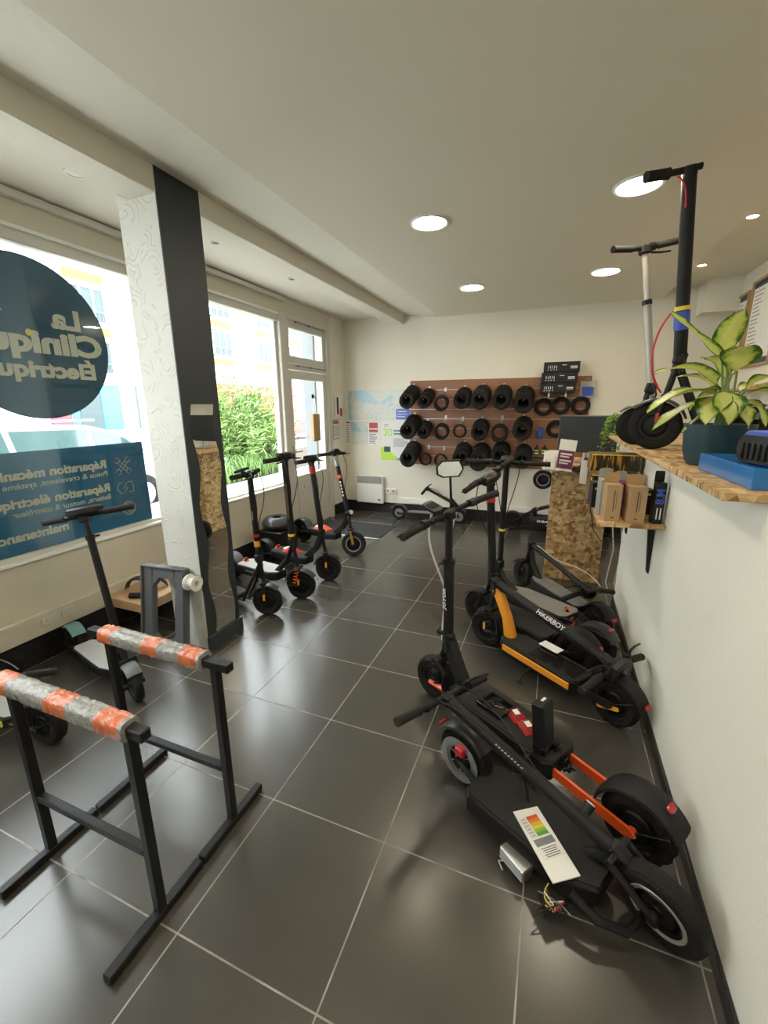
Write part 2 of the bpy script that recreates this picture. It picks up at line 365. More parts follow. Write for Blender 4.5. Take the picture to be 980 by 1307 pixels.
def wheel(name, root, T, R, w, knob=0, style='motor', rimcol='black', disc=False, ring=None, tyre='rubber'):
    """T puts the wheel's centre; its axle is local Y"""
    Ri = R*.60
    prof = [(Ri, -w*.33), (Ri+.008, -w*.47), (R-.016, -w*.5), (R-.005, -w*.38), (R, -w*.16), (R, w*.16), (R-.005, w*.38), (R-.016, w*.5), (Ri+.008, w*.47), (Ri, w*.33)]
    n = 60 if knob else 36
    wob = (lambda k, j: 1-(knob if (3 <= j <= 6 and ((k//2+(j > 4)) % 2)) else 0)) if knob else None
    t = MB(T @ RX); t.lathe(prof, n, closed=True, wob=wob)
    o = t.obj(name, tyre, root)
    r = MB(T @ RX); r.lathe([(Ri+.003, -w*.36), (Ri+.004, -w*.30), (Ri-.008, -w*.26), (Ri-.008, w*.26), (Ri+.004, w*.30), (Ri+.003, w*.36), (Ri-.014, w*.36), (Ri-.016, w*.2), (Ri-.016, -w*.2), (Ri-.014, -w*.36)], 32, closed=True)
    if style == 'motor':
        r.lathe([(0, w*.44), (.018, w*.44), (.02, w*.36), (Ri*.62, w*.34), (Ri*.74, w*.2), (Ri-.01, w*.16), (Ri-.01, -w*.16), (Ri*.74, -w*.2), (Ri*.62, -w*.34), (.02, -w*.36), (.018, -w*.44), (0, -w*.44)], 28)
        for k in range(6):
            a = k*PI/3; x, y = Ri*.52*math.cos(a), Ri*.52*math.sin(a); r.cyl((x, y, -w*.37), (x, y, w*.37), .004, 6)
    else:
        r.lathe([(0, w*.42), (.022, w*.42), (.024, 0), (.022, -w*.42), (0, -w*.42)], 20)
        for k in range(5):
            a = k*2*PI/5
            for da in (-.13, .13):
                r.box((Ri*.5, 0, 0), (Ri*.92, .008, w*.3), .003, M.Rotation(a+da, 4, 'Z'))
    r.obj('rim', rimcol, o)
    if ring: MB(T @ RX).lathe([(Ri+.006, -w*.44), (Ri+.004, -w*.49), (Ri-.006, -w*.47), (Ri-.006, -w*.42)], 32, closed=True).lathe([(Ri+.006, w*.44), (Ri+.004, w*.49), (Ri-.006, w*.47), (Ri-.006, w*.42)], 32, closed=True).obj('rim_ring', ring, o)
    if disc:
        d = MB(T @ RX); z = w*.62*(1 if disc > 0 else -1)
        d.lathe([(Ri*.98, z-.001), (Ri*.98, z+.001), (Ri*.74, z+.001), (Ri*.74, z-.001)], 32, closed=True)
        d.lathe([(.026, z-.001), (.026, z+.001), (.012, z+.001), (.012, z-.001)], 16, closed=True)
        for k in range(6): d.box((Ri*.46, 0, z), (Ri*.62, .007, .002), .0005, M.Rotation(k*PI/3+.4, 4, 'Z'))
        for k in range(12): d.box((Ri*.86, 0, z), (.012, .004, .0028), .0005, M.Rotation(k*PI/6+.2, 4, 'Z'))
        d.obj('brake_disc', 'alu', o)
    return o
def spring(mb, a, b, r, turns=6, wr=.004, n=8):
    a, b = V(a), V(b); d = b-a; x = d.normalized().orthogonal().normalized(); y = d.normalized().cross(x); N = turns*n
    mb.tube([a+d*(i/N)+x*r*math.cos(2*PI*i/n)+y*r*math.sin(2*PI*i/n) for i in range(N+1)], wr, 6)
def bez(p0, p1, p2, p3, n=12):
    p0, p1, p2, p3 = map(V, (p0, p1, p2, p3)); return [p0*(1-t)**3+p1*3*t*(1-t)**2+p2*3*t*t*(1-t)+p3*t**3 for t in [i/n for i in range(n+1)]]
def handlebar(root, top, d, b, sp):
    """bar through top, along b; d is the stem's direction"""
    d, b = V(d).normalized(), V(b).normalized(); fwd = b.cross(d).normalized()   # b = left, d = up -> forward
    h = sp.get('bar', .27); sw = sp.get('sweep', .04); hn = sp.get('bar_neg', h)
    if sp.get('bartilt'): b = (b*math.cos(math.radians(sp['bartilt']))-d*math.sin(math.radians(sp['bartilt']))).normalized(); d = fwd.cross(b).normalized()
    T = M(((fwd.x, b.x, d.x, top[0]), (fwd.y, b.y, d.y, top[1]), (fwd.z, b.z, d.z, top[2]), (0, 0, 0, 1)))
    m = MB(T); br = sp.get('bar_r', .0145); rise = sp.get('rise', .0)
    def bp(y): return (-sw*(abs(y)/h)**2, y, rise*min(1, abs(y)/.12))
    m.tube([bp(-hn), bp(-hn*.7), bp(-min(.12, hn*.5)), bp(-.05), bp(0), bp(.05), bp(.12), bp(h*.7), bp(h)], br, 12)
    m.box((0, 0, -.012), (.05, .055, .05), .008)
    hb = m.obj('handlebar', sp.get('barcol', 'matte'), root)
    gl = sp.get('grip', .125); gr = sp.get('grip_r', .0185)
    for s_ in (-1, 1):
        if s_ in sp.get('nogrip', ()): continue
        g = MB(T); a, c = V(bp(s_*(h-gl))), V(bp(s_*(h+.006))); pts, rs = [], []
        for i in range(17):
            pts.append(a.lerp(c, i/16)); rs.append(gr*(1.0 if i % 2 else .93)*(1.12 if i in (0, 16) else 1))
        g.tube(pts, rs, 12); g.obj('grip', sp.get('gripcol', 'foam'), hb)
    for s_ in (-1, 1):
        if s_ in sp.get('nogrip', ()) or hn < h: continue
        a = bp(s_*(h-gl-.03)); q = MB(T); q.box((a[0]-.012, a[1]-s_*.03, a[2]+.006), (.036, .03, .034), .007); q.cyl((a[0]-.03, a[1]-s_*.03, a[2]+.012), (a[0]-.038, a[1]-s_*.03, a[2]+.012), .007, 10); q.obj('control_pod', 'plastic', hb)
    for s_ in sp.get('levers', (1,)):
        l = MB(T); a = bp(s_*(h-gl-.03)); l.cyl((a[0], a[1]-.014, a[2]), (a[0], a[1]+.014, a[2]), .022, 12); l.box((a[0]+.025, a[1], a[2]-.004), (.04, .026, .018), .004)
        l.tube([(a[0]+.04, a[1], a[2]-.006), (a[0]+.055, a[1]+s_*.03, a[2]-.012), (a[0]+.052, a[1]+s_*.08, a[2]-.02), (a[0]+.046, a[1]+s_*.135, a[2]-.022)], [.008, .007, .006, .005], 8)
        l.obj('brake_lever', sp.get('levercol', 'black'), hb)
    if sp.get('display', 1):
        q = MB(T); k = sp.get('display', 1)
        if k == 1: q.prism(rrect(-.045, -.045, .045, .045, .02), .0, .03, at_(.0, 0, .008) @ M.Rotation(-.25, 4, 'Y'), .006)
        elif k == 2: q.prism(rrect(-.05, -.035, .05, .035, .015), .0, .02, at_(sp.get('dispfwd', -.005), -sp.get('dispside', .1), .03) @ M.Rotation(-.3, 4, 'Y'), .005); q.cyl((0, -sp.get('dispside', .1), 0), (0, -sp.get('dispside', .1), .035), .012, 10)
        elif k == 3: q.prism([(-.03, -.09), (.035, -.07), (.06, 0), (.035, .07), (-.03, .09), (-.055, 0)], 0, .045, at_(.0, 0, .0), .01)
        o = q.obj('display', 'plastic', hb)
        MB(T).prism(rrect(-.03, -.028, .02, .028, .006), 0, .0015, at_(-.001 if k != 2 else sp.get('dispfwd', -.001), 0 if k != 2 else -sp.get('dispside', .1), {1: .039, 2: .0515, 3: .0455}[k]) @ M.Rotation(-.25 if k == 1 else (-.3 if k == 2 else 0), 4, 'Y')).obj('screen', 'gloss', o)
    if sp.get('bell'):
        MB(T).lathe([(0, .022), (.012, .02), (.02, .012), (.022, 0), (0, 0)], 16, at_(0, sp['bell'], .015)).obj('bell', 'black', hb)
    return hb, T
def scooter(name, label, pos, rz, sp, group=None, z0=0, roll=0):
    g = sp.get
    R, w, wb = g('R', .108), g('w', .05), g('wb', .85); dz, dt, dw = g('dz', .14), g('dt', .055), g('dw', .08); d0, d1 = g('d0', .13), g('d1', wb-.2)
    root = thing(name, label, 'scooter', (pos[0], pos[1], z0), math.radians(rz), group)
    root.rotation_euler = (math.radians(roll), 0, math.radians(rz))
    # deck body
    nose = g('nose', .03)
    out = [(d0, -dw*.7), (d0+.03, -dw), (d1-.05, -dw), (d1+nose, -dw*.55), (d1+nose, dw*.55), (d1-.05, dw), (d0+.03, dw), (d0, dw*.7)]
    oy = g('deck_y', 0); out = [(a, b+oy) for a, b in out]
    dk = MB().prism(out, dz-dt, dz, None, .008).obj('deck', g('deckcol', 'matte'), root)
    gm = [(x*(.985)+.004, (y-oy)*.86+oy) for x, y in out]
    MB().prism(gm, dz+.0005, dz+.004, None, .001).obj('deck_mat', g('matcol', 'grip'), dk)
    if g('rail'):
        for s_ in (-1, 1): MB().box(((d0+d1)/2, s_*(dw+.004), dz-dt*.45), (d1-d0-.06, .010, dt*.55), .004).obj('side_rail', g('rail'), dk)
    if g('sidetext') and g('sidetext')[0][0] == '#':
        mk = MB(frame(((d0+d1)/2, -(dw+.0008), dz-dt*.45), (1, 0, 0), (0, 0, 1)))
        for i in range(int(g('sidetext')[0][1:])): mk.box((-.09+i*.018, .002*(i % 2), 0), (.012, g('sidetext')[1]*.5*(1 if i % 3 else .7), .001), .0003)
        mk.obj('printed_marks', g('sidetext')[2], dk)
    elif g('sidetext'): text(g('sidetext')[0], g('sidetext')[1], frame(((d0+d1)/2, -(dw+.0008+(.009 if g('rail') else 0)), dz-dt*.5), (1, 0, 0), (0, 0, 1)), g('sidetext')[2], dk)
    # neck
    hx, hz = g('hinge', (wb-.12, .32)); nk = g('neck') or [(d1-.03, dz-.02), ((d1+hx)/2+.02, (dz+hz)/2-.03), (hx, hz-.04)]
    nr = g('neck_r', .022)
    m = MB()
    if g('neckstyle') == 'twin':
        for y in (-.03, .03): m.tube([(a, y, b) for a, b in nk[:-1]]+[(nk[-1][0], 0, nk[-1][1])], nr*.62, 8)
    elif g('neckstyle') == 'flat':
        m.tube([(a, 0, b) for a, b in nk], [nr*1.5]*len(nk), 4, True)
    else: m.tube([(a, 0, b) for a, b in nk], [nr*1.25]+[nr]*(len(nk)-1), 12)
    neck = m.obj('neck', g('neckcol', 'matte'), root)
    # steering: fork, front wheel, front guard
    ax = V((wb, 0, R)); hd = V((hx, 0, hz)); sd = (hd-ax).normalized(); st = math.radians(g('steer', 0)); fs = math.radians(g('forksteer', g('steer', 0)))
    TS = M.Translation(hd) @ M.Rotation(fs, 4, sd) @ M.Translation(-hd)
    fork = MB(TS); y = w/2+.018; cr = ax+sd*(R+.028)
    fk = g('fork', 'single')
    fork.tube([hd-sd*.07, hd], .022, 12)
    fork.tube([cr, hd-sd*.02], .017, 10)
    if fk == 'tele':
        fork.box((0, 0, 0), (.05, 2*y+.03, .022), .006, TS.inverted() @ TS @ frame(cr, sd.cross(V((0, 1, 0))), (0, 1, 0)) if False else frame(cr, V((0, 1, 0)).cross(sd), (0, 1, 0)))
        fo = fork.obj('fork', g('forkcol', 'matte'), root)
        for s_ in (-1, 1):
            MB(TS).tube([ax+V((0, s_*y, 0)), ax+V((0, s_*y, 0))+sd*(R*.75)], .0145, 10).tube([ax+V((0, s_*y, 0))+sd*(R*.7), cr+V((0, s_*y, 0))], .010, 10).obj('fork_leg', g('legcol', 'gold'), fo)
    elif fk == 'swing':
        fork.box((0, 0, 0), (.05, 2*y+.02, .03), .006, frame(cr, V((0, 1, 0)).cross(sd), (0, 1, 0)))
        fo = fork.obj('fork', g('forkcol', 'matte'), root)
        for s_ in (-1, 1):
            e = cr+V((-.045, s_*y, -.02))
            MB(TS).tube([cr+V((-.01, s_*y, 0)), e+V((-.02, 0, -.03)), ax+V((-.10, s_*y, .005))], .013, 8).obj('fork_blade', g('forkcol', 'matte'), fo)
            MB(TS).tube([ax+V((-.10, s_*y, .005)), ax+V((0, s_*y, 0))], [.017, .013], 8).obj('fork_leg', g('legcol', 'matte'), fo)
        q = MB(TS); spring(q, ax+V((-.05, y, .02)), cr+V((.005, y, .01)), .016, 5); spring(q, ax+V((-.05, -y, .02)), cr+V((.005, -y, .01)), .016, 5); q.obj('spring', g('springcol', 'redor'), fo)
    else:
        fork.box((0, 0, 0), (.04, 2*y+.016, .02), .006, frame(cr, V((0, 1, 0)).cross(sd), (0, 1, 0)))
        for s_ in (-1, 1): fork.tube([ax+V((0, s_*y, 0)), cr+V((-.0, s_*y, 0))], [.011, .013], 8).cyl(ax+V((0, s_*(y-.012), 0)), ax+V((0, s_*(y+.012), 0)), .018, 12)
        fo = fork.obj('fork', g('forkcol', 'matte'), root)
    if g('reflector'):
        for s_ in (-1, 1): MB(TS).box(ax+V((-.005, s_*(y+.016), .022))+sd*.02, (.016, .006, .05), .003).obj('side_reflector', g('reflector'), fo)
    TW = TS @ M.Translation(ax)
    wheel('front_wheel', root, TW, R, w, g('knob', 0), g('fstyle', 'motor'), g('rimcol', 'black'), g('fdisc', False), g('fring', g('ring')))
    if g('ffender', 1):
        q = MB(TS); fa = g('ffa', (35, 165)); shell(q, wb, R, R+.014, w+.03, *fa); q.obj('front_mudguard', g('fendcol', 'fender'), root)
    if g('rwheel', 1):
        wheel('rear_wheel', root, at_(0, 0, R), R, w, g('knob', 0), g('rstyle', 'motor'), g('rimcol', 'black'), g('rdisc', False), g('ring'))
        a = MB()
        sa = g('arm', (d0+.05, dz-dt*.6))
        for s_ in (-1, 1):
            yy = s_*(w/2+.016)
            if g('armstyle') == 'plate': a.prism([(sa[0], sa[1]-.02), (sa[0], sa[1]+.018), (0, R+.022), (-.02, R), (0, R-.02)][::s_], -.006, .006, at_(0, yy+s_*.012, 0) @ M.Rotation(PI/2, 4, 'X'), .002)
            else: a.tube([(sa[0], yy*1.25, sa[1]), (.03, yy*1.15, R-.005), (0, yy, R)], [.015, .012, .012], 8)
            a.cyl((0, yy-.01, R), (0, yy+.012, R), .017, 12)
        ar = a.obj('swing_arm', g('armcol', 'matte'), root)
        if g('rfender', 1):
            q = MB(); ra = g('rfa', (15, 150)); shell(q, 0, R, R+g('rfgap', .016), w+g('rfw', .034), *ra, flare=g('flare', 0)); rf = q.obj('rear_mudguard', g('rfendcol', g('fendcol', 'fender')), root)
            an = math.radians(g('lighta', 150)); lr = R+.024+g('flare', 0)
            MB().prism(rrect(-.012, -.022, .012, .022, .01), 0, .014, frame((lr*math.cos(an), 0, R+lr*math.sin(an)), (math.sin(an), 0, -math.cos(an)), (0, 1, 0)), .004).obj('tail_light', g('taillight', 'red'), rf)
            if not g('norefl'):
                MB().tube([(0, -(w/2+.02), R), (-(R+.02)*.75, -(w/2+.012), R+(R+.02)*.45)], .004, 6).tube([(0, (w/2+.02), R), (-(R+.02)*.75, (w/2+.012), R+(R+.02)*.45)], .004, 6).obj('mudguard_stay', 'black', rf)
        if g('rspring'):
            for s_ in g('rspring_sides', (1,)):
                q = MB(); yy = s_*(w/2+.03) if len(g('rspring_sides', (1,))) > 1 else 0
                A, B = (d0+.03, yy, dz+.01), (.06 if yy else d0-.05, yy, R+.035)
                if not yy: A, B = (d0+.05, 0, dz+.03), (d0-.035, 0, R+.01)
                spring(q, A, B, .02, 5, .005); so = q.obj('shock_spring', g('rspring'), root); MB().cyl(A, B, .009, 10).obj('damper', 'black', so)
    # stem
    se = V(g('top', (hx-.16, 0, 1.05))); sr = g('stem_r', .02); d = (se-hd).normalized()
    m = MB(); sh = g('sleeve', .0)
    m.tube([hd, hd+d*((se-hd).length*(sh or 1)), ] if sh else [hd, se], sr, 16)
    if sh: m.tube([hd+d*((se-hd).length*sh-.02), se], sr*.72, 14)
    stem = m.obj('stem', g('stemcol', 'matte'), root)
    if sh:
        c = hd+d*(se-hd).length*sh; MB().cyl(c-d*.014, c+d*.012, sr*1.22, 16).cyl(c+V((-.0, sr*1.1, 0)), c+V((-.0, sr*2.4, 0)), .006, 8).obj('height_clamp', 'black', stem)
    hj = MB(); hj.box((0, 0, 0), (.062, .052, .07), .012, frame(hd, V((0, 1, 0)).cross(sd), (0, 1, 0))).cyl(hd+V((0, -.036, 0)), hd+V((0, .036, 0)), .012, 10); hj.tube([hd+V((-.01, .034, .02)), hd+V((-.03, .04, -.04)), hd+V((-.02, .036, -.07))], .007, 6); hj.obj('hinge_clamp', g('hingecol', 'plastic'), root)
    if g('collar'):
        for fr, col, hh in g('collar'):
            c = hd.lerp(se, fr); MB().cyl(c-d*hh, c+d*hh, sr*1.16, 16).obj('stem_band', col, stem)
    if g('stemtext'):
        tx, sz, fr, col = g('stemtext')[:4]; dirn = g('textside', 1); c = hd.lerp(se, fr)
        n_ = V(g('textn', (0, -1, 0))).normalized(); n_ = (n_-d*n_.dot(d)).normalized(); xx = d*dirn
        T = frame(c+n_*(sr*1.005), xx, n_.cross(xx))
        if tx[0] == '#':
            k_ = int(tx[1:]); mk = MB(T); wl = g('marklen', .16)/k_
            for i in range(k_): mk.prism([(-.38*wl, -sz*.4), (.2*wl, -sz*.5), (.38*wl, sz*.35), (-.1*wl, sz*.5)] if k_ > 1 else rrect(-wl/2, -sz/2, wl/2, sz/2, sz*.4), -.0006, .0012, at_((i-(k_-1)/2)*wl, 0, 0))
            mk.obj('printed_marks', col, stem)
        else: text(tx, sz, T, col, stem, bold=sz*.02, depth=.0012)
    if g('headlight'):
        c = hd.lerp(se, g('headlight')); n_ = V(g('lightn', (1, 0, .0))).normalized(); n_ = (n_-d*n_.dot(d)).normalized(); o = MB().cyl(c+n_*sr*.5, c+n_*(sr+.035), g('light_r', .024), 16, g('light_r', .024)*1.15).obj('headlight', 'plastic', stem); MB().cyl(c+n_*(sr+.034), c+n_*(sr+.039), g('light_r', .024), 16).obj('lamp_lens', 'lens', o)
    b = M.Rotation(st, 4, d) @ V((0, 1, 0)); b = (b-d*b.dot(d)).normalized()
    hb, T = handlebar(root, se, d, b, sp)
    # cables
    for i, cc in enumerate(g('cables', ('plastic', 'plastic'))):
        s_ = 1 if i % 2 else -1; fwd = V((T[0][0], T[1][0], T[2][0])); q = MB()
        a = se+b*(s_*.09)+fwd*.03; e = hd+V((.02, s_*.025, -.02)); q.tube(bez(a, a+fwd*.06-d*.16, hd.lerp(se, .62)+fwd*(.045+.02*i)+b*s_*.03, hd.lerp(se, .42)+fwd*.022+b*s_*.012)+bez(hd.lerp(se, .42)+fwd*.022+b*s_*.012, hd.lerp(se, .2)+fwd*.02, hd.lerp(se, .1)+fwd*.05, e, 6)[1:], g('cable_r', .0035), 6)
        q.obj('cable', cc, root)
    if g('kick'):
        x0 = g('kick'); q = MB(); s_ = g('kickside', 1); q.tube([(x0, s_*dw*.8, dz-dt+.01), (x0+.02, s_*(dw+.03), .06), (x0+.03, s_*(dw+.06), .005)], [.009, .007, .006], 8).box((x0+.03, s_*(dw+.06), .004), (.035, .02, .008), .002); q.obj('kickstand', g('kickcol', 'matte'), root)
    return root
# ------------------------------------------------------------------ the room
XL, XR, YB, YF = -2.98, 1.65, 5.93, -2.2
ZM, ZU, ZR = 2.755, 2.81, 2.85
CW = .57      # room face of the half wall
def B3(x0, x1, y0, y1, z0, z1, b=.0, mb=None):
    return (mb or MB()).box(((x0+x1)/2, (y0+y1)/2, (z0+z1)/2), (x1-x0, y1-y0, z1-z0), max(b, .0004))
struct('floor', B3(XL-.1, XR+.1, YF-.1, YB+.1, -.1, 0), 'tiles')
struct('ceiling', B3(-1.555, 1.01, YF, YB+.1, ZM, 3.0), 'ceil')
struct('ceiling_over_window_bay', B3(XL-.3, -2.06, YF, YB+.1, ZU, 3.0), 'wall').name = 'ceiling_left'
m = MB(); m.add([(-1.555, YF, ZM), (-2.06, YF, 2.835), (-2.06, YF, 2.99), (-1.555, YF, 2.99), (-1.555, YB, ZM), (-2.06, YB, 2.815), (-2.06, YB, 2.99), (-1.555, YB, 2.99)], [(0, 1, 5, 4), (1, 2, 6, 5), (2, 3, 7, 6), (3, 0, 4, 7), (0, 3, 2, 1), (4, 5, 6, 7)]); struct('ceiling_slope', m, 'wall')
struct('ceiling_right', B3(1.01, XR+.1, YF, YB+.1, ZR, 3.0), 'ceil')
struct('wall_back', B3(XL-.3, XR+.1, YB, YB+.12, -.1, 3.0), 'wall')
struct('wall_right', B3(XR, XR+.12, YF, YB, -.1, 3.0), 'wall')
struct('wall_front', B3(XL-.3, XR+.1, YF-.12, YF, -.1, 3.0), 'wall')
m = MB()
B3(XL-.22, XL, YF, 4.45, -.1, .685, mb=m); B3(XL-.22, XL, YF, YB, 2.63, 3.0, mb=m); B3(XL-.22, XL, 5.46, YB, -.1, 2.63, mb=m); B3(XL-.22, XL, 2.80, 3.08, .685, 2.63, mb=m); B3(XL-.22, XL, YF, -1.6, .685, 2.63, mb=m)
struct('wall_left', m, 'stone')
struct('wall_left_lining', B3(XL, XL+.004, 5.50, YB, .0, 2.8), 'wall').name = 'wall_left_end'
struct('baseboard_left', B3(XL, XL+.012, YF, 4.44, 0, .175, .002), 'base')
m = MB(); B3(XL+.012, XL+.014, 5.5, YB-.012, 0, .17, mb=m); B3(XL, XL+.012, 5.47, YB-.012, 0, .17, .002, m); struct('baseboard_left_end', m, 'base')
struct('baseboard_back', B3(XL+.012, XR, YB-.012, YB, 0, .165, .002), 'base')
struct('beam', B3(-2.26, -2.05, YF, YB, 2.70, 2.84, .004), 'wall').name = 'trim_1'
struct('trim_2', B3(XL, XL+.05, YF, 4.42, 2.755, 2.80, .006), 'framew')
struct('trim_3', B3(XL, XL+.025, -1.6, 4.30, 2.60, 2.622, .003), 'white')
# windows: frame and pane
def window(name, y0, y1, z0, z1, fw=.045):
    m = MB(); x0, x1 = XL-.09, XL-.03
    B3(x0, x1, y0, y0+fw, z0, z1, .004, m); B3(x0, x1, y1-fw, y1, z0, z1, .004, m); B3(x0, x1, y0+fw, y1-fw, z0, z0+fw*.6, .004, m); B3(x0, x1, y0+fw, y1-fw, z1-fw, z1, .004, m)
    o = struct(name, m, 'framew'); B3(XL-.066, XL-.060, y0+fw, y1-fw, z0+.02, z1-fw).obj('pane', 'glass', o); return o
w1 = window('window_1', -1.6, 2.80, .685, 2.60)
w2 = window('window_2', 3.08, 4.32, .685, 2.60)
for k, (a, b) in enumerate(((-1.6, 2.80), (3.08, 4.32))):
    s_ = B3(XL-.10, XL-.001, a, b, 2.535, 2.61, .005).obj('shutter_box', 'alu' if False else 'grey', (w1, w2)[k])
    s_.data.materials[0] = K['framew']
    B3(XL-.03, XL+.02, a, b, .672, .69, .003).obj('window_sill', 'white', (w1, w2)[k])
m = MB(); B3(XL-.12, XL+.006, 4.32, 4.45, .0, 2.66, .004, m); B3(XL-.12, XL+.006, 5.40, 5.47, .0, 2.66, .004, m); B3(XL-.12, XL+.006, 4.45, 5.40, 2.60, 2.66, .004, m); B3(XL-.12, XL+.006, 4.45, 5.40, 2.04, 2.10, .004, m)
B3(XL+.006, XL+.012, 4.325, 4.445, .02, 2.64, .003, m)
dr = struct('door_1', m, 'framew')
def leaf(nm, y0, y1, z0, z1, fr, zlow=None):
    m = MB(); zl = zlow or z0+fr
    B3(XL-.08, XL-.02, y0, y0+fr, z0, z1, .006, m); B3(XL-.08, XL-.02, y1-fr*.8, y1, z0, z1, .006, m); B3(XL-.08, XL-.02, y0+fr, y1-fr*.8, z1-fr, z1, .006, m); B3(XL-.08, XL-.02, y0+fr, y1-fr*.8, z0, zl, .004, m)
    o = m.obj(nm, 'framew', dr); B3(XL-.054, XL-.048, y0+fr, y1-fr*.8, zl, z1-fr).obj('pane', 'glass', o); return o
leaf('transom', 4.46, 5.39, 2.11, 2.59, .085)
lf = leaf('door_leaf', 4.46, 5.39, .01, 2.03, .10, .74)
m = MB(); 
for a, b, c, d in ((4.56, 5.3, .66, .675), (4.56, 5.3, .12, .135), (4.56, 4.575, .12, .675), (5.285, 5.3, .12, .675)): B3(XL-.02, XL-.012, a, b, c, d, .003, m)
m.obj('panel_moulding', 'framew', lf)
m = MB(); B3(XL-.02, XL-.008, 4.70, 4.93, .565, .625, .004, m); m.obj('letter_flap', 'framew', lf)
m = MB(); B3(XL-.02, XL-.006, 4.483, 4.517, .95, 1.13, .004, m); m.tube([(XL-.01, 4.5, 1.06), (XL+.045, 4.5, 1.06), (XL+.05, 4.6, 1.06)], .009, 8); m.obj('door_handle', 'alu', lf)
for k, z in enumerate((2.58, 2.085)):
    m = MB(); m.tube([(XL+.012, 4.60, z), (XL+.012, 5.35, z-.005)], .004, 6)
    for y in (4.65, 4.95, 5.3): m.box((XL+.012, y, z-.002), (.015, .03, .018), .003)
    m.obj('latch_rod', 'grey', dr)
# pillar, its dark panel, mirror
struct('pillar', B3(-2.345, -2.056, 1.945, 2.24, 0, 2.815, .002), 'plaster').name = 'wall_pillar'
struct('wall_pillar_cladding', B3(-2.056, -2.046, 1.940, 2.245, .095, 2.832, .001), 'dark')
struct('baseboard_pillar', B3(-2.055, -2.030, 1.93, 2.26, 0, .10, .003), 'dark')
zs = [.105+(1.62-.105)*i/60 for i in range(61)]
lft = [(1.992+.018*math.sin((z-.1)*12.5)+.012, z) for z in zs]; rgt = [(2.200+.018*math.sin((z-.1)*12.5)-.012, z) for z in zs]
mr = MB(); mr.prism([(a, b) for a, b in lft]+[(a, b) for a, b in rgt[::-1]], 0, .004, M(((0, 0, 1, -2.0459), (1, 0, 0, 0), (0, 1, 0, 0), (0, 0, 0, 1))))
tag(mr.obj('wall_mirror', 'mirror', loc=(-2.046, 2.1, .1)), 'tall narrow mirror with wavy edges on the dark side of the pillar', 'mirror')
# half wall with a counter slab
struct('half_wall', B3(CW, CW+.11, YF, 3.70, 0, 1.333, .002), 'wallw').name = 'wall_counter'
struct('baseboard_counter', B3(CW-.012, CW, YF, 3.70, 0, .055, .002), 'base')
m = MB(); outl = [(.458, 1.445), (1.30, 1.43), (1.30, 4.2), (.425, 4.24)]
m.prism(outl, 1.333, 1.357, None, .001); tag(m.obj('counter_slab', 'osb', loc=(.7, 2.8, 1.333)), 'long strand board worktop lying on the white half wall', 'worktop')
SZ = 1.357
struct('trim_box', B3(1.33, XR, 5.67, YB, 2.53, ZR), 'wall').name = 'trim_4'
# ceiling lamps
lamps = [((-.865, 3.0), 'round ceiling light nearest the middle of the picture, above the central scooter'), ((-.888, 4.66), 'small looking round ceiling light farthest back, left of the tall grey scooter pole'),
         ((.307, 4.6), 'round ceiling light at the back right, just left of the grey pole on the counter'), ((.313, 2.97), 'round ceiling light partly behind the handlebar of the tall black scooter'), ((-.95, 1.10), 'round ceiling light cut off by the top edge of the photo'), ((.31, 1.2), 'added unseen round ceiling light above the near end of the worktop, over the photo edge'), ((-.95, -.6), 'added unseen round ceiling light behind the camera on the window side'), ((.31, -.6), 'added unseen round ceiling light behind the camera on the worktop side')]  # last three lamps are unseen, added along the grid to brighten the near end
for (x, y), lb in lamps:
    o = thing('ceiling_light', lb, 'ceiling light', (x, y, ZM), 0, 'round LED ceiling lights')
    MB().lathe([(.106, 0), (.125, 0), (.127, -.006), (.119, -.012), (.108, -.010), (.106, 0)], 40).obj('frame', 'white', o)
    MB().lathe([(.107, -.008), (.07, -.009), (0, -.009)], 32).obj('diffuser', 'lamp', o)
for (x, y, z), lb in (((1.14, 4.0, ZR), 'small spotlight nearer the right edge over the counter'), ((1.14, 5.12, ZR), 'small spotlight farther back over the counter')):
    o = thing('spotlight', lb, 'spotlight', (x, y, z), 0, 'small recessed spotlights')
    MB().lathe([(.03, 0), (.042, 0), (.043, -.004), (.032, -.006), (.03, 0)], 24).obj('frame', 'white', o); MB().lathe([(.031, -.004), (0, -.004)], 20).obj('bulb', 'spot', o)
for (x, y), lb, r in (((-2.47, 1.82), 'white round cover on the ceiling left of the pillar', .05), ((-2.49, 2.86), 'small round downlight off, first one past the pillar', .034), ((-2.49, 3.88), 'small round downlight off, above the door side window', .034)):
    o = thing('downlight', lb, 'downlight', (x, y, ZU), 0); MB().lathe([(r*.7, 0), (r, 0), (r*1.02, -.006), (r*.72, -.010), (r*.7, -.004)], 24).obj('frame', 'white' if r > .04 else 'alu', o)
    MB().lathe([(r*.71, -.006), (0, -.006)], 20).obj('cover', 'white' if r > .04 else 'grey', o)
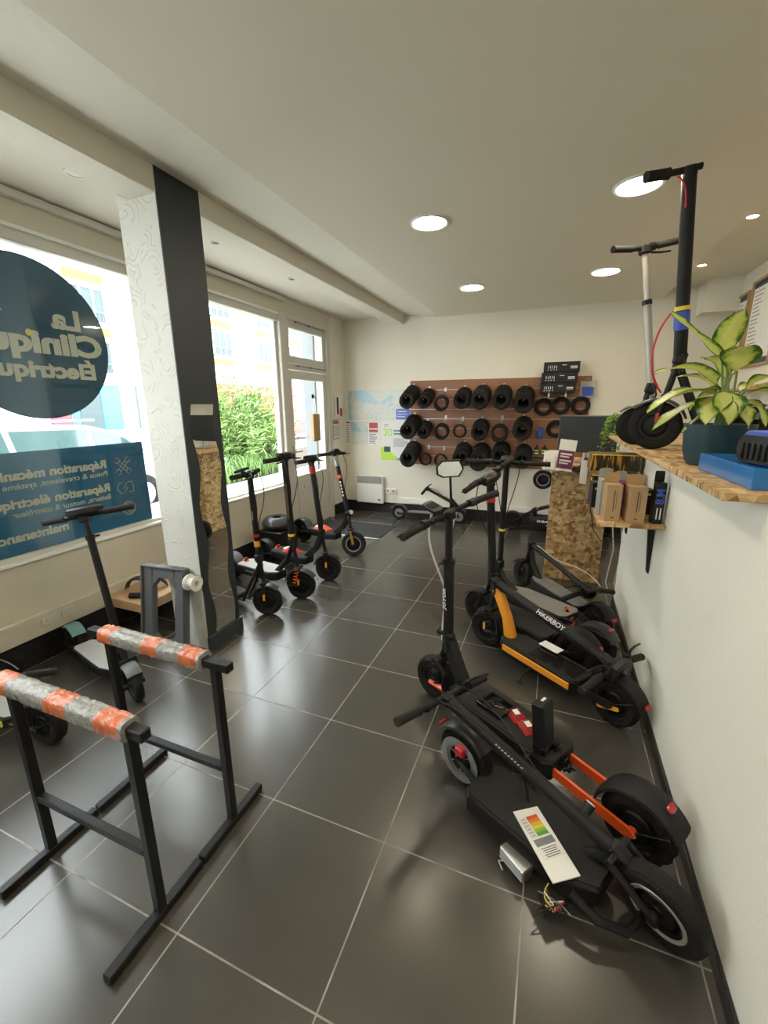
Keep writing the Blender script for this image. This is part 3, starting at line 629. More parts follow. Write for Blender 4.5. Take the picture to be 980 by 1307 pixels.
# stickers on the front window
GX = XL-.066
def yz(px, py): p = P(px, py, 0, GX); return (p.y, p.z)
DT, DB, DR = yz(40, 328)[1], yz(40, 535)[1], yz(138, 450)[0]
dr_ = (DT-DB)/2; DZc = (DT+DB)/2; DYc = DR-dr_
m = MB(); m.prism([(DYc+dr_*math.cos(2*PI*i/72), DZc+dr_*math.sin(2*PI*i/72)) for i in range(72)], 0, .0015, M(((0, 0, 1, GX-.0035), (1, 0, 0, 0), (0, 1, 0, 0), (0, 0, 0, 1))))
ds = tag(m.obj('window_decal', 'disc', loc=(GX, DYc, DZc)), 'big round dark blue sticker with reversed shop lettering on the window', 'window sticker')
GI = GX-.0012
def wtext(body, start, cap, col, par, bold=.0, sx=1):
    o = text(body, cap/.70, frame((0, 0, 0), (0, -1, 0), (0, 0, 1)), col, None, depth=.0004, bold=bold, align='LEFT', sx=sx)
    o.parent = par; o.location = V((GI, start[0], start[1]))-par.location; return o
def cap(px, py0, py1): return abs(P(px, py0, 0, GX).z-P(px, py1, 0, GX).z)
wtext('La', yz(103, 413), cap(98, 402, 425.5), 'vink', ds, .007, 1.2)
wtext('Clinique', yz(130, 447), cap(100, 432, 457), 'vink', ds, .009, 1.32)
wtext('Électrique', yz(123, 477), cap(112, 466, 484), 'vink', ds, .006, 1.22)
m = MB(); m.prism([(-.02, .0), (-.16, .22), (-.20, .24), (-.30, .30), (-.2, .13), (-.14, .05)], 0, .0012, M(((0, 0, 1, .002), (1, 0, 0, -.12), (0, 1, 0, .14), (0, 0, 0, 1)))); o = m.obj('lightning_mark', 'vyel', ds)
m = MB(); c = yz(37, 424); m.cyl((GI-.0004, c[0], c[1]), (GI+.0010, c[0], c[1]), .020, 20); o = m.obj('dot', 'vyel'); o.parent = ds; o.location = -V(ds.location)
m = B3(GX-.0035, GX-.002, -1.5, 2.45, .70, 1.342); bn = tag(m.obj('window_banner', 'banner', loc=(GX, 1.5, .7)), 'long blue window banner listing repairs in reversed white lettering', 'window banner')
c1, c2 = cap(130, 588, 597.8), cap(130, 600.8, 607.2)
wtext('Réparation mécanique', yz(136, 592.5), c1, 'vink', bn, .0032, 1.12)
wtext('Pneus & crevaisons, système de freinage', yz(138, 604), c2, 'vink', bn, .0005, 1.12)
wtext('Réparation électrique', yz(141, 622), c1, 'vink', bn, .0032, 1.12)
wtext('Batterie, moteur & contrôleur', yz(142, 633.5), c2, 'vink', bn, .0005, 1.0)
wtext('maintenance', yz(88, 671), c1, 'vink', bn, .0032, 1.12)
def icon(mb, px, py, nm):
    c = yz(px, py); o = mb.obj(nm, 'vink'); o.parent = bn; o.location = V((GI, c[0], c[1]))-bn.location
YZ = M(((0, 0, 1, 0), (1, 0, 0, 0), (0, 1, 0, 0), (0, 0, 0, 1)))
m = MB()
for s_ in (-1, 1):
    R_ = YZ @ M.Rotation(s_*PI/4, 4, 'Z')
    for q in (-1, 1): m.box((0, q*.012, 0), (.10, .003, .001), .0003, R_)
    for q in (-1, 1): m.tube([(q*.062+.02*math.cos(a), .02*math.sin(a), 0) for a in [(.6 if q > 0 else PI+.6)+i*(2*PI-1.2)/10 for i in range(11)]], .0018, 4, T=R_)
icon(m, 157, 594.7, 'tools_icon')
m = MB(); m.tube([(.05, .02, 0), (.06, .04, 0), (.02, .04, 0)], .0018, 4, T=YZ)
m.tube([(-.02, .04, 0), (-.055, .04, 0), (-.055, .02, 0), (-.068, .02, 0), (-.068, -.02, 0), (-.055, -.02, 0), (-.055, -.04, 0), (-.02, -.04, 0)], .0018, 4, T=YZ); m.tube([(.02, -.04, 0), (.062, -.04, 0), (.062, .02, 0)], .0018, 4, T=YZ)
m.tube([(.012, .035, 0), (-.018, -.004, 0), (.016, .004, 0), (-.012, -.036, 0)], .0018, 4, T=YZ); icon(m, 161, 622, 'battery_icon')
m = MB(); m.tube([(.052*math.cos(i*PI/12), .052*math.sin(i*PI/12), 0) for i in range(25)], .0018, 4, T=YZ); m.tube([(.042*math.cos(i*PI/12), .042*math.sin(i*PI/12), 0) for i in range(25)], .0012, 4, T=YZ)
m.tube([(.018*math.cos(i*PI/8), .012+.018*math.sin(i*PI/8), 0) for i in range(17)], .0016, 4, T=YZ); m.tube([(-.012, -.012, 0), (-.012, -.028, 0), (.012, -.028, 0), (.012, -.012, 0)], .0016, 4, T=YZ); m.tube([(0, .01, 0), (0, -.028, 0)], .0016, 4, T=YZ); icon(m, 165, 648, 'bulb_icon')
# cable duct and sockets along the left wall
o = tag(B3(XL, XL+.035, -1.8, 2.9, .19, .33, .004).obj('cable_duct', 'stone', loc=(XL, .5, .19)), 'cream cable trunking along the foot of the window wall', 'cable duct')
c = P(74, 783, 0, XL+.035)
for dy in (-.06, .06):
    s_ = MB().box((XL+.038, c.y+dy, .27), (.006, .085, .05), .003); q = s_.obj('socket_plate', 'stone', o); q.location = -o.location
    t = MB().cyl((XL+.040, c.y+dy, .27), (XL+.0435, c.y+dy, .27), .019, 20); t.obj('socket_face', 'framew', q)
# back wall: heater, socket, trunking, posters
def flat(px0, py0, px1, py1, y=YB): a = P(px0, py0, 1, y); b = P(px1, py1, 1, y); return min(a.x, b.x), max(a.x, b.x), min(a.z, b.z), max(a.z, b.z)
h = thing('wall_heater', 'white electric panel heater low on the back wall', 'heater', (-2.565, YB, .16)); 
m = MB(); m.box((0, -.045, .2), (.44, .07, .42), .012); m.obj('casing', 'white', h)
m = MB(); m.box((0, -.083, .355), (.40, .006, .11), .002)
for k in range(9): m.box((0, -.087, .31+k*.0115), (.39, .004, .004), .001)
m.obj('grille', 'palegrey', h); MB().box((.16, -.083, .05), (.05, .006, .03), .002).obj('control', 'grink', h)
s_ = thing('wall_socket', 'white double wall socket right of the heater', 'socket', (-2.24, YB, .35))
for x in (-.045, .045): q = MB().box((x, -.012, 0), (.085, .024, .085), .005).obj('socket_plate', 'white', s_); MB().cyl((x, -.026, 0), (x, -.022, 0), .02, 20).obj('socket_face', 'palegrey', q)
tag(MB().tube([(-2.2, YB-.02, .31), (-2.195, YB-.03, .22), (-2.15, YB-.02, .18), (-2.1, YB-.02, .17)], .004, 6).obj('white_wire', 'white', loc=(-2.2, YB, .3)), 'thin white cord hanging from the double wall socket', 'cord')
tag(B3(-2.13, -1.62, YB-.02, YB, .175, .255, .004).obj('cable_duct', 'white', loc=(-1.9, YB, .2)), 'short white trunking low on the back wall right of the socket', 'cable duct')
tag(B3(-.6, .9, YB-.02, YB, .175, .255, .004).obj('cable_duct', 'white', loc=(0, YB, .2)), 'white trunking low on the back wall behind the red striped scooter', 'cable duct')
def poster(nm, box, lb, cat, m='paper', y=YB, t=.002):
    x0, x1, z0, z1 = box; o = B3(x0, x1, y-t, y, z0, z1).obj(nm, m, loc=((x0+x1)/2, y, (z0+z1)/2)); tag(o, lb, cat); return o, x0, x1, z0, z1
def bits(par, rects, m, nm, y=YB, t=.003):
    q = MB()
    for a, b, c, d in rects: B3(a, b, y-t, y-.0015, c, d, mb=q)
    o = q.obj(nm, m, par); o.location = -par.location; return o
def lines(x0, x1, z0, z1, n, h=.008, rag=.4): return [(x0, x1-random.random()*rag*(x1-x0), z1-(z1-z0)*(i+.5)/n-h/2, z1-(z1-z0)*(i+.5)/n+h/2) for i in range(n)]
o, x0, x1, z0, z1 = poster('wall_map', (-2.93, -1.93, 1.405, 1.83), 'large pale coastal map, the upper of the two on the back wall', 'map', 'map')
bits(o, [(x1-.23, x1-.02, z0+.01, z0+.16)], 'blueb', 'title_block'); bits(o, lines(x1-.21, x1-.05, z0+.03, z0+.14, 3, .012), 'wink', 'lettering', t=.0035)
o, x0, x1, z0, z1 = poster('wall_map', (-2.99+.01, -2.42, 1.035, 1.385), 'small map with red headed side columns below the large map', 'map', 'map')
[bits(o, [r_], 'paper', 'margin', t=.0025) for r_ in ((x0, x0+.085, z0, z1), (x1-.19, x1, z0, z1))]; bits(o, [(x0+.01, x0+.07, z1-.03, z1-.01), (x1-.17, x1-.03, z1-.1, z1-.02), (x1-.17, x1-.03, z1-.16, z1-.12)], 'redp', 'heading', t=.004)
bits(o, lines(x0+.01, x0+.07, z0+.02, z1-.05, 9, .008)+lines(x1-.17, x1-.03, z0+.02, z1-.18, 7, .008), 'ink', 'lettering', t=.004)
o, x0, x1, z0, z1 = poster('wall_poster', (-2.40, -1.90, .82, 1.395), 'white poster with a green 30 and green teal shapes at its foot', 'poster')
text('30', .15, frame(((x0+.11)-o.location.x, -.003, z1-.17-o.location.z), (1, 0, 0), (0, 0, 1)), 'lime', o, bold=.002)
bits(o, lines(x0+.2, x0+.42, z1-.21, z1-.12, 2, .022, .2), 'teal', 'subheading'); bits(o, lines(x0+.2, x0+.45, z0+.2, z1-.25, 8, .006)+lines(x0+.05, x0+.14, z1-.09, z1-.04, 2, .008), 'grink', 'lettering')
q = MB(); q.prism([(x0, z0), (x0+.34, z0), (x0+.2, z0+.08), (x0+.12, z0+.17), (x0, z0+.2)], 0, .0015, M(((1, 0, 0, 0), (0, 0, -1, YB-.002), (0, 1, 0, 0), (0, 0, 0, 1)))); q = q.obj('green_shape', 'lime', o); q.location = -o.location
q = MB(); q.prism([(x0+.24, z0), (x1, z0), (x1, z0+.2), (x0+.38, z0+.11)], 0, .0018, M(((1, 0, 0, 0), (0, 0, -1, YB-.0022), (0, 1, 0, 0), (0, 0, 0, 1)))); q = q.obj('teal_shape', 'teal', o); q.location = -o.location
bits(o, [(x0+.05, x0+.15, z0+.12, z0+.2)], 'pot', 'picture', t=.0045)
# things on the end of the left wall
c = P(431, 518, 0, XL+.01); p = thing('wall_phone', 'white wall intercom unit with red tag beside the door', 'intercom', (XL+.004, c.y, c.z))
MB().box((.018, 0, 0), (.03, .20, .30), .008).obj('casing', 'white', p); MB().box((.036, -.06, .0), (.012, .04, .24), .006).obj('grille', 'plastic', p); MB().box((.035, .045, -.09), (.006, .07, .11), .002).obj('red_tag', 'redp', p)
c = P(429, 548, 0, XL+.01); q = B3(XL+.004, XL+.007, c.y-.09, c.y+.09, c.z-.14, c.z+.14).obj('wall_notice', 'paper', loc=(XL, c.y, c.z)); tag(q, 'small printed notice in dark frame below the intercom', 'notice')
r = MB()
for a, b, cc, d in ((-.09, .09, .128, .14), (-.09, .09, -.14, -.128), (-.09, -.08, -.14, .14), (.08, .09, -.14, .14)): B3(.007, .010, a, b, cc, d, mb=r)
r.obj('frame', 'grink', q); r = MB()
B3(.0071, .009, -.07, .07, .08, .12, mb=r); r.obj('heading', 'redp', q); r = MB()
for k in range(7): B3(.0071, .009, -.07, .05+.01*(k % 3), .05-.025*k, .058-.025*k, mb=r)
r.obj('lettering', 'grink', q)
c = P(434, 477, 0, XL+.01); tag(MB().lathe([(.07, 0), (.085, 0), (.083, .012), (.072, .012)], 32, M.Translation((XL+.004, c.y, c.z)) @ M.Rotation(PI/2, 4, 'Y'), closed=True).obj('wall_ring', 'white', loc=(XL, c.y, c.z)), 'white ring fixed high on the wall in the far left corner', 'ring')
# right wall menus in wooden frames
for (y0, y1, z0, z1, lb) in ((5.42, 5.98-.20, 1.89, 2.66, 'left wooden framed price list, farther from the camera'), (4.72, 5.36, 1.93, 2.71, 'right wooden framed price list, cut by the photo edge')):
    f = thing('framed_notice', lb, 'framed notice', (XR, (y0+y1)/2, z0)); w_, h_ = y1-y0, z1-z0; m = MB()
    B3(-.025, -.001, -w_/2, w_/2, 0, .025, .003, m); B3(-.025, -.001, -w_/2, w_/2, h_-.025, h_, .003, m); B3(-.025, -.001, -w_/2, -w_/2+.025, .025, h_-.025, .003, m); B3(-.025, -.001, w_/2-.025, w_/2, .025, h_-.025, .003, m); m.obj('frame', 'card', f)
    sh = B3(-.008, -.001, -w_/2+.025, w_/2-.025, .025, h_-.025).obj('sheet', 'paper', f); m = MB(); B3(-.0095, -.008, -w_/2+.026, w_/2-.026, .026, .075, mb=m); B3(-.0095, -.008, -w_/2+.026, w_/2-.026, h_-.07, h_-.026, mb=m); m.obj('coloured_band', 'pot', sh)
    m = MB()
    for k in range(16):
        z = h_-.11-k*.035; B3(-.0095, -.008, w_/2-.06-.2*(.6+.4*random.random()), w_/2-.06, z, z+.008, mb=m); 
        if k % 2: B3(-.0095, -.008, -w_/2+.06, -w_/2+.09, z, z+.01, mb=m)
    m.obj('lettering', 'grink', sh)
tag(B3(XR-.14, XR, 4.6, 5.86, 1.72, 1.745, .003).obj('wall_shelf', 'wood', loc=(XR, 5.2, 1.73)), 'narrow wooden shelf on the right wall under the framed lists', 'shelf')
# doormat sunk in the floor
a, b = P(485, 655, 2, 0), P(452, 690, 2, 0)
mt = thing('doormat', 'dark grey doormat with bright metal edges by the door', 'doormat', (-2.42, 4.95, 0)); MB().box((0, 0, .005), (1.0, .62, .008), .003).obj('pile', 'mat', mt)
for s_ in (-1, 1): MB().box((0, s_*.325, .004), (1.02, .03, .007), .002).obj('edge_strip', 'chrome', mt)
# ------------------------------------------------------------------ outside
struct('ground_outside', B3(-30, XL-.2, -14, 34, -.16, -.12), 'asphalt').name = 'road'
struct('pavement', B3(-5.3, XL-.2, -14, 34, -.125, -.10, .004), 'pave')
struct('kerb', B3(-5.45, -5.3, -14, 34, -.125, -.085, .01), 'render')
struct('entrance_side_wall', B3(XL-.40, XL-.22, 5.42, 5.9, -.12, 3.0), 'extgrey').name = 'wall_entrance'
struct('planter_bed', B3(-9.4, -6.1, 2.0, 16, -.125, .02, .01), 'soil')
struct('planter_kerb', B3(-6.12, -6.0, 2.0, 16, -.125, .06, .01), 'render')
FX = -24.0
bd = thing('apartment_building', 'white apartment building across the street with yellow window panels', 'building', (FX, 10, -.12))
def L3(mb, px0, py0, px1, py1, dx0, dx1):
    a, b = P(px0, py0, 0, FX), P(px1, py1, 0, FX); return B3(dx0, dx1, min(a.y, b.y)-10, max(a.y, b.y)-10, min(a.z, b.z)+.12, max(a.z, b.z)+.12, mb=mb)
q = MB(); B3(-6, 0, -50, 70, 0, 24, mb=q); q.obj('wall', 'render', bd)
g_ = P(120, 490, 0, FX).z
q = MB(); B3(.0, .25, -50, 70, g_+.10, g_+.45, mb=q); q.obj('canopy', 'palegrey', bd)
cols = []
y = -14
base = P(287, 392, 0, FX)
for j, yy in enumerate((0, 7, P(110, 385, 0, FX).y, P(150, 420, 0, FX).y+3.0, P(283, 432, 0, FX).y, P(338, 440, 0, FX).y, P(348, 440, 0, FX).y+3.2, P(348, 440, 0, FX).y+7)):
    for k in range(4):
        zc = (P(110, 388, 0, FX).z if yy < P(230, 400, 0, FX).y else base.z)+(k-1)*2.7
        w_ = 2.0
        f = MB(); yo = yy-10; z_ = zc+.12
        for a, b, c, d in ((-w_/2, w_/2, .82, .90), (-w_/2, w_/2, -.90, -.82), (-w_/2, -w_/2+.08, -.9, .9), (w_/2-.08, w_/2, -.9, .9), (-.38, -.3, -.9, .9), (.3, .38, -.9, .9)): B3(.0, .08, yo+a, yo+b, z_+c, z_+d, mb=f)
        fo = f.obj('window_frame', 'white', bd); B3(.01, .03, yo-w_/2+.05, yo+w_/2-.05, z_-.85, z_+.85).obj('pane', 'winglass', fo)
        B3(.0, .10, yo-w_/2-.05, yo+w_/2+.05, z_-1.55, z_-1.12).obj('yellow_panel', 'yellowp', bd)
        f = MB(); 
        for i in range(9): B3(.16, .18, yo-w_/2+.02+i*(w_-.06)/8, yo-w_/2+.04+i*(w_-.06)/8, z_-1.1, z_-.35, mb=f)
        B3(.15, .19, yo-w_/2, yo+w_/2, z_-.35, z_-.31, mb=f); f.obj('railing', 'grey', bd)
for px0, px1, m_ in ((-60, 60, 'render'), (62, 88, 'redsh'), (89, 99, 'bluesh'), (100, 128, 'winglass'), (129, 153, 'bluesh'), (154, 162, 'render'), (163, 176, 'winglass'), (200, 226, 'winglass'), (228, 300, 'redsh'), (301, 330, 'winglass'), (332, 380, 'redsh')):
    f = MB(); a, b = P(px0, 520, 0, FX), P(px1, 520, 0, FX); B3(.0, .12, a.y-10, b.y-10, .5, g_+.05, mb=f); f.obj('shopfront_bay', m_, bd)
a, b = P(262, 500, 0, FX), P(420, 500, 0, FX); B3(.12, .5, a.y-10, b.y-9, g_-.1, g_+.5).obj('shop_fascia', 'redsh', bd)
o = tag(MB().tube([tuple(P(176, 575, 0, -6.2)+V((0, 0, -1.4))), tuple(P(140, 300, 0, -6.2)*1.0)], .055, 12).obj('street_pole', 'pole', loc=tuple(V((P(176, 575, 0, -6.2).x, P(176, 575, 0, -6.2).y, -.12)))), 'pale round lamp post standing in the street left of the pillar', 'pole')
# parked car
def car(name, x, y, lb, col):
    c = thing(name, lb, 'car', (x, y, -.12)); 
    prof = [(-2.1, .35), (-2.12, .75), (-1.95, .95), (-1.5, 1.02), (-.95, 1.42), (-.5, 1.50), (.6, 1.48), (1.1, 1.35), (1.75, 1.02), (2.1, .9), (2.15, .5), (2.1, .3)]
    T = M(((0, 0, 1, 0), (1, 0, 0, 0), (0, 1, 0, 0), (0, 0, 0, 1)))
    MB().prism(prof, -.85, .85, T, .07).obj('body', col, c)
    for s_ in (-1, 1):
        T2 = M(((0, 0, 1, s_*.846), (1, 0, 0, 0), (0, 1, 0, 0), (0, 0, 0, 1)))
        MB().prism([(-1.35, 1.03), (-.9, 1.38), (-.5, 1.44), (-.42, 1.03)], -.01, .01, T2).obj('side_window', 'carglass', c); MB().prism([(-.34, 1.03), (-.42, 1.44), (.55, 1.42), (.58, 1.03)], -.01, .01, T2).obj('side_window', 'carglass', c); MB().prism([(.66, 1.03), (.63, 1.41), (1.05, 1.3), (1.5, 1.03)], -.01, .01, T2).obj('side_window', 'carglass', c)
        MB().box((s_*.62, 0, 1.545), (.04, 1.7, .03), .01).obj('roof_rail', 'alu', c)
        for yy in (-1.3, 1.35):
            w_ = MB(M.Translation((s_*.78, yy, .32)) @ M.Rotation(PI/2, 4, 'Y')); w_.lathe([(.2, -.1), (.31, -.1), (.33, -.06), (.33, .06), (.31, .1), (.2, .1)], 28, closed=True); ww = w_.obj('wheel', 'rubber', c)
            MB(M.Translation((s_*.78, yy, .32)) @ M.Rotation(PI/2, 4, 'Y')).lathe([(0, -.09), (.2, -.09), (.2, .09), (0, .09)], 20).obj('rim', 'alu', ww)
    return c
pc = P(50, 552, 0, -7.0); car('parked_car', -7.2, pc.y-.3, 'silver estate car parked in the street, seen above the blue banner', 'carpaint')
pc = P(355, 530, 0, -13.5); car('parked_car', -13.5, pc.y+1.0, 'distant red car behind the green shrub', 'redsh')
# feathery shrub
def feathery(name, c, r, h, n, lb, cols=('needle', 'needle2')):
    root = thing(name, lb, 'shrub', c); tr = MB()
    fol = [MB(), MB()]
    tips = []
    for k in range(n):
        a = random.random()*2*PI; rr = r*math.sqrt(random.random()); hh = h*(.35+.65*random.random())*(1-.45*(rr/r)**2)
        p0 = V((rr*.15*math.cos(a), rr*.15*math.sin(a), 0)); p3 = V((rr*math.cos(a), rr*math.sin(a), hh))
        pts = bez(p0, p0+V((0, 0, hh*.5)), p3-V((0, 0, hh*.15)), p3, 6)
        if k % 8 == 0: tr.tube(pts, [.02, .018, .015, .012, .009, .007, .004], 5)
        nn = 22
        for j in range(nn):
            t = .3+.7*random.random(); i = min(5, int(t*6)); q = V(pts[i]).lerp(V(pts[i+1]), t*6-i)
            d = V((random.gauss(0, 1), random.gauss(0, 1), random.gauss(.5, .7))).normalized()*(.16+.16*random.random())
            s2 = d.cross(V((random.random(), random.random(), random.random()))).normalized()*.011
            f = fol[0 if random.random() < .55 else 1]
            f.add([q-s2, q+s2, q+d*.6+s2*.9+V((0, 0, .0)), q+d*.6-s2*.9, q+d*1.0-V((0, 0, .05))], [(0, 1, 2, 3), (3, 2, 4)])
    tr.obj('trunk', 'bark', root); fol[0].obj('foliage', cols[0], root); fol[1].obj('foliage', cols[1], root)
    return root
sb = P(318, 590, 0, -7.2)
feathery('feathery_shrub', (-7.2, sb.y, 0), 1.35, 2.7, 520, 'large feathery light green shrub outside the door side window')
feathery('feathery_shrub', (-8.2, P(262, 560, 0, -8.2).y, 0), .9, 2.6, 200, 'thinner feathery shrub just right of the dark pillar edge')
def strappy(c, lb, n=110):
    root = thing('strappy_plant', lb, 'plant', c); f = MB()
    for k in range(n):
        a = random.random()*2*PI; l = .45+.35*random.random(); p = V((random.gauss(0, .18), random.gauss(0, .28), 0)); d = V((math.cos(a), math.sin(a), 0))
        pts = bez(p, p+V((0, 0, l*.8)), p+d*l*.4+V((0, 0, l)), p+d*l*.75+V((0, 0, l*.35)), 6); s2 = d.cross(V((0, 0, 1)))*.014
        f.sheet([[q-s2*(1-i/7), q+s2*(1-i/7)] for i, q in enumerate(pts)])
    f.obj('leaves', 'needle', root)
for (x, px), lb in zip(((-6.6, 285), (-6.6, 318), (-6.7, 345)), ('strappy dark green plant at the left foot of the shrub outside', 'strappy dark green plant under the middle of the shrub outside', 'strappy dark green plant at the right foot of the shrub outside')): strappy((x, P(px, 595, 0, x).y, .02), lb)
# ------------------------------------------------------------------ light
w = bpy.data.worlds.new('sky'); S.world = w; w.use_nodes = True; n = w.node_tree; bg = n.nodes['Background']
bg.inputs[0].default_value = (.93, .97, 1, 1); bg.inputs[1].default_value = 4.0
S.view_settings.view_transform = 'Standard'; S.view_settings.look = 'None'; S.view_settings.gamma = 1; S.view_settings.use_curve_mapping = False; S.view_settings.exposure = 2.03
# ------------------------------------------------------------------ wooden slat panel with tyres
x0, x1, z0, z1 = -1.94, .37, .78, 1.945
m = MB(); B3(x0, x1, YB-.012, YB-.0005, z0, z1, mb=m); n = 9; hh = (z1-z0)/n
for k in range(n): B3(x0, x1, YB-.026, YB-.012, z0+k*hh+.005, z0+(k+1)*hh-.005, .002, m)
pn = m.obj('slat_panel', 'slat', loc=(x0, YB, z0)); tag(pn, 'long brown slatted display panel on the back wall', 'display panel')
m = MB()
for k in range(1, n): B3(0, x1-x0, -.015, -.011, k*hh-.004, k*hh+.004, mb=m)
m.obj('metal_rail', 'alu', pn)
def crop(cx, cy): return (490+cx/3.379, 440+cy/3.379)
rows = {'top': [(98, 242, 36, 6), (173, 245, 31, 5), (245, 255, 33, 2), (334, 240, 38, 4), (412, 240, 41, 5), (505, 240, 41, 5), (600, 255, 43, 6), (688, 268, 39, 1), (762, 262, 39, 1), (848, 262, 41, 1)],
        'middle': [(103, 372, 37, 6), (170, 378, 29, 4), (247, 378, 34, 2), (327, 372, 31, 1), (410, 378, 37, 4), (497, 385, 38, 2), (595, 372, 42, 4), (740, 362, 39, 1)],
        'bottom': [(103, 492, 38, 6), (178, 493, 29, 1), (245, 500, 32, 1), (330, 490, 38, 5), (405, 505, 43, 6), (500, 480, 40, 4), (595, 500, 38, 5)]}
ordn = ['first', 'second', 'third', 'fourth', 'fifth', 'sixth', 'seventh', 'eighth', 'ninth', 'tenth']
protos = {}
def shop_tyre(kind, R, w_):
    key = (kind, round(R, 3))
    if key not in protos:
        Ri = R*(.56 if kind != 'slim' else .72); h = w_/2
        pr = [(Ri, -h*.8), (Ri+.008, -h), (R-.012, -h), (R-.003, -h*.6), (R, 0), (R-.003, h*.6), (R-.012, h), (Ri+.008, h), (Ri, h*.8), (Ri+.012, h*.55), (R-.018, h*.5), (R-.018, -h*.5), (Ri+.012, -h*.55)]
        wob = (lambda k, j: .965 if 2 <= j <= 6 and (k+(j > 4)) % 2 else 1) if kind == 'knob' else None
        protos[key] = MB().lathe(pr, 32, RX, closed=True, wob=wob).obj('tyre', 'rubber').data
        bpy.data.objects.remove([o for o in COL.objects if o.name.startswith('tyre') and o.data == protos[key]][0])
    return protos[key]
for rn, lst in rows.items():
    for j, (cx, cy, rp, cnt) in enumerate(lst):
        wd = .052 if cnt > 1 else .05; hanging = (rn == 'top' and j >= 7) or (rn == 'middle' and j == 7)
        far = YB-.06; yf = far-wd*(cnt-1)-(.02 if cnt > 1 else .0)-(.14 if cnt in (1, 2) and not hanging else 0)
        c = P(*crop(cx, cy), 1, yf); R = rp/3.379*(c-EYE).dot(FW)/FP*.965
        kind = 'slim' if (rn, j) in (('middle', 3), ('bottom', 1), ('bottom', 2), ('middle', 5), ('middle', 2), ('top', 2)) else ('knob' if rp > 40 or hanging else 'road')
        me = shop_tyre(kind, R, wd); Ri = R*(.56 if kind != 'slim' else .72); sl = .42
        for i in range(cnt):
            y = yf+i*wd*1.02; o = bpy.data.objects.new('tyre', me); COL.objects.link(o)
            o.location = (c.x+random.uniform(-.003, .003), y, c.z+(y-yf)*sl); o.rotation_euler = (0, random.random()*6, 0)
            pos = {0: 'frontmost'}.get(i, ordn[i]+' from the front') if cnt > 1 else ('single' if not hanging else 'lone folding')
            tag(o, f"black {'slim ' if kind == 'slim' else ('knobbly ' if kind == 'knob' else '')}tyre, {pos} on the {ordn[j]} peg of the {rn} row", 'tyre', 'tyres hanging on the slatted panel')
        zt = c.z+Ri-.012; bk = YB-.012; zb = zt+(bk-yf)*sl
        h = MB(); h.tube([(c.x, bk-.012, zb), (c.x, yf-.05, zt-.02), (c.x, yf-.058, zt)], .0045, 6); h.box((c.x, bk-.016, zb+.02), (.03, .006, .06), .002)
        tag(h.obj('peg_hook', 'alu', loc=(c.x, bk, zb)), f'metal peg hook, {ordn[j]} of the {rn} row on the slatted panel', 'hook', 'peg hooks on the slatted panel')
# single wheel hanging at the end of the panel
c = P(693, 612, 1, YB-.18); r = thing('spare_wheel', 'complete black scooter wheel hanging below the right end of the slatted panel', 'wheel', c); wheel('tyre', r, M.Rotation(PI/2, 4, 'Z') @ M.Rotation(PI/2, 4, 'Z') , .125, .06, 0, 'motor', 'black', False, 'grink')
q = MB().tube([(0, .0, 0), (0, .14, .01)], .012, 8); q.obj('axle', 'alu', r)
# cartons on the top right of the panel
for k, (bx, lb) in enumerate((((698, 465, 737, 480), 'black printed carton with white lettering, top one of the stack on the panel'), ((694, 476, 736, 490), 'black printed carton with white lettering, middle of the stack on the panel'), ((693, 487, 735, 500.5), 'black printed carton with white lettering, bottom of the stack on the panel'))):
    a, b = P(bx[0], bx[1], 1, YB-.22), P(bx[2], bx[3], 1, YB-.22); w_ = .41
    zb = [1.985, 1.865, 1.745][k]; xc = -.0+(.018 if k == 0 else (.0 if k == 1 else -.008))
    o = tag(MB().box((xc, YB-.125, zb+.059), (.40, .19, .117), .002).obj('carton', 'plastic', loc=(xc, YB-.125, zb)), lb, 'carton', 'black cartons on the slatted panel')
    t = MB()
    for i in range(5): t.box((-.145+i*.022, -.0965, .06), (.006, .002, .034), .0005, M.Translation((0, 0, 0)))
    for i in range(4): t.box((-.15+i*.032, -.0965, .028), (.014, .002, .007), .0005)
    for i in range(2): t.box((.135, -.0965, .062-i*.018), (.075, .002, .010), .0005)
    t.box((.03, -.0965, .08), (.05, .002, .008), .0005); t.obj('printed_marks', 'wink', o)
for x in (-.105, .075): pass
h = MB()
for x in (-.1, .09): h.tube([(x, YB-.02, 1.738), (x, YB-.24, 1.738), (x, YB-.245, 1.765)], .004, 6); h.box((x, YB-.245, 1.715), (.022, .003, .045), .001)
tag(h.obj('carton_bracket', 'alu', loc=(0, YB-.1, 1.7)), 'pair of metal arms carrying the black cartons', 'bracket')
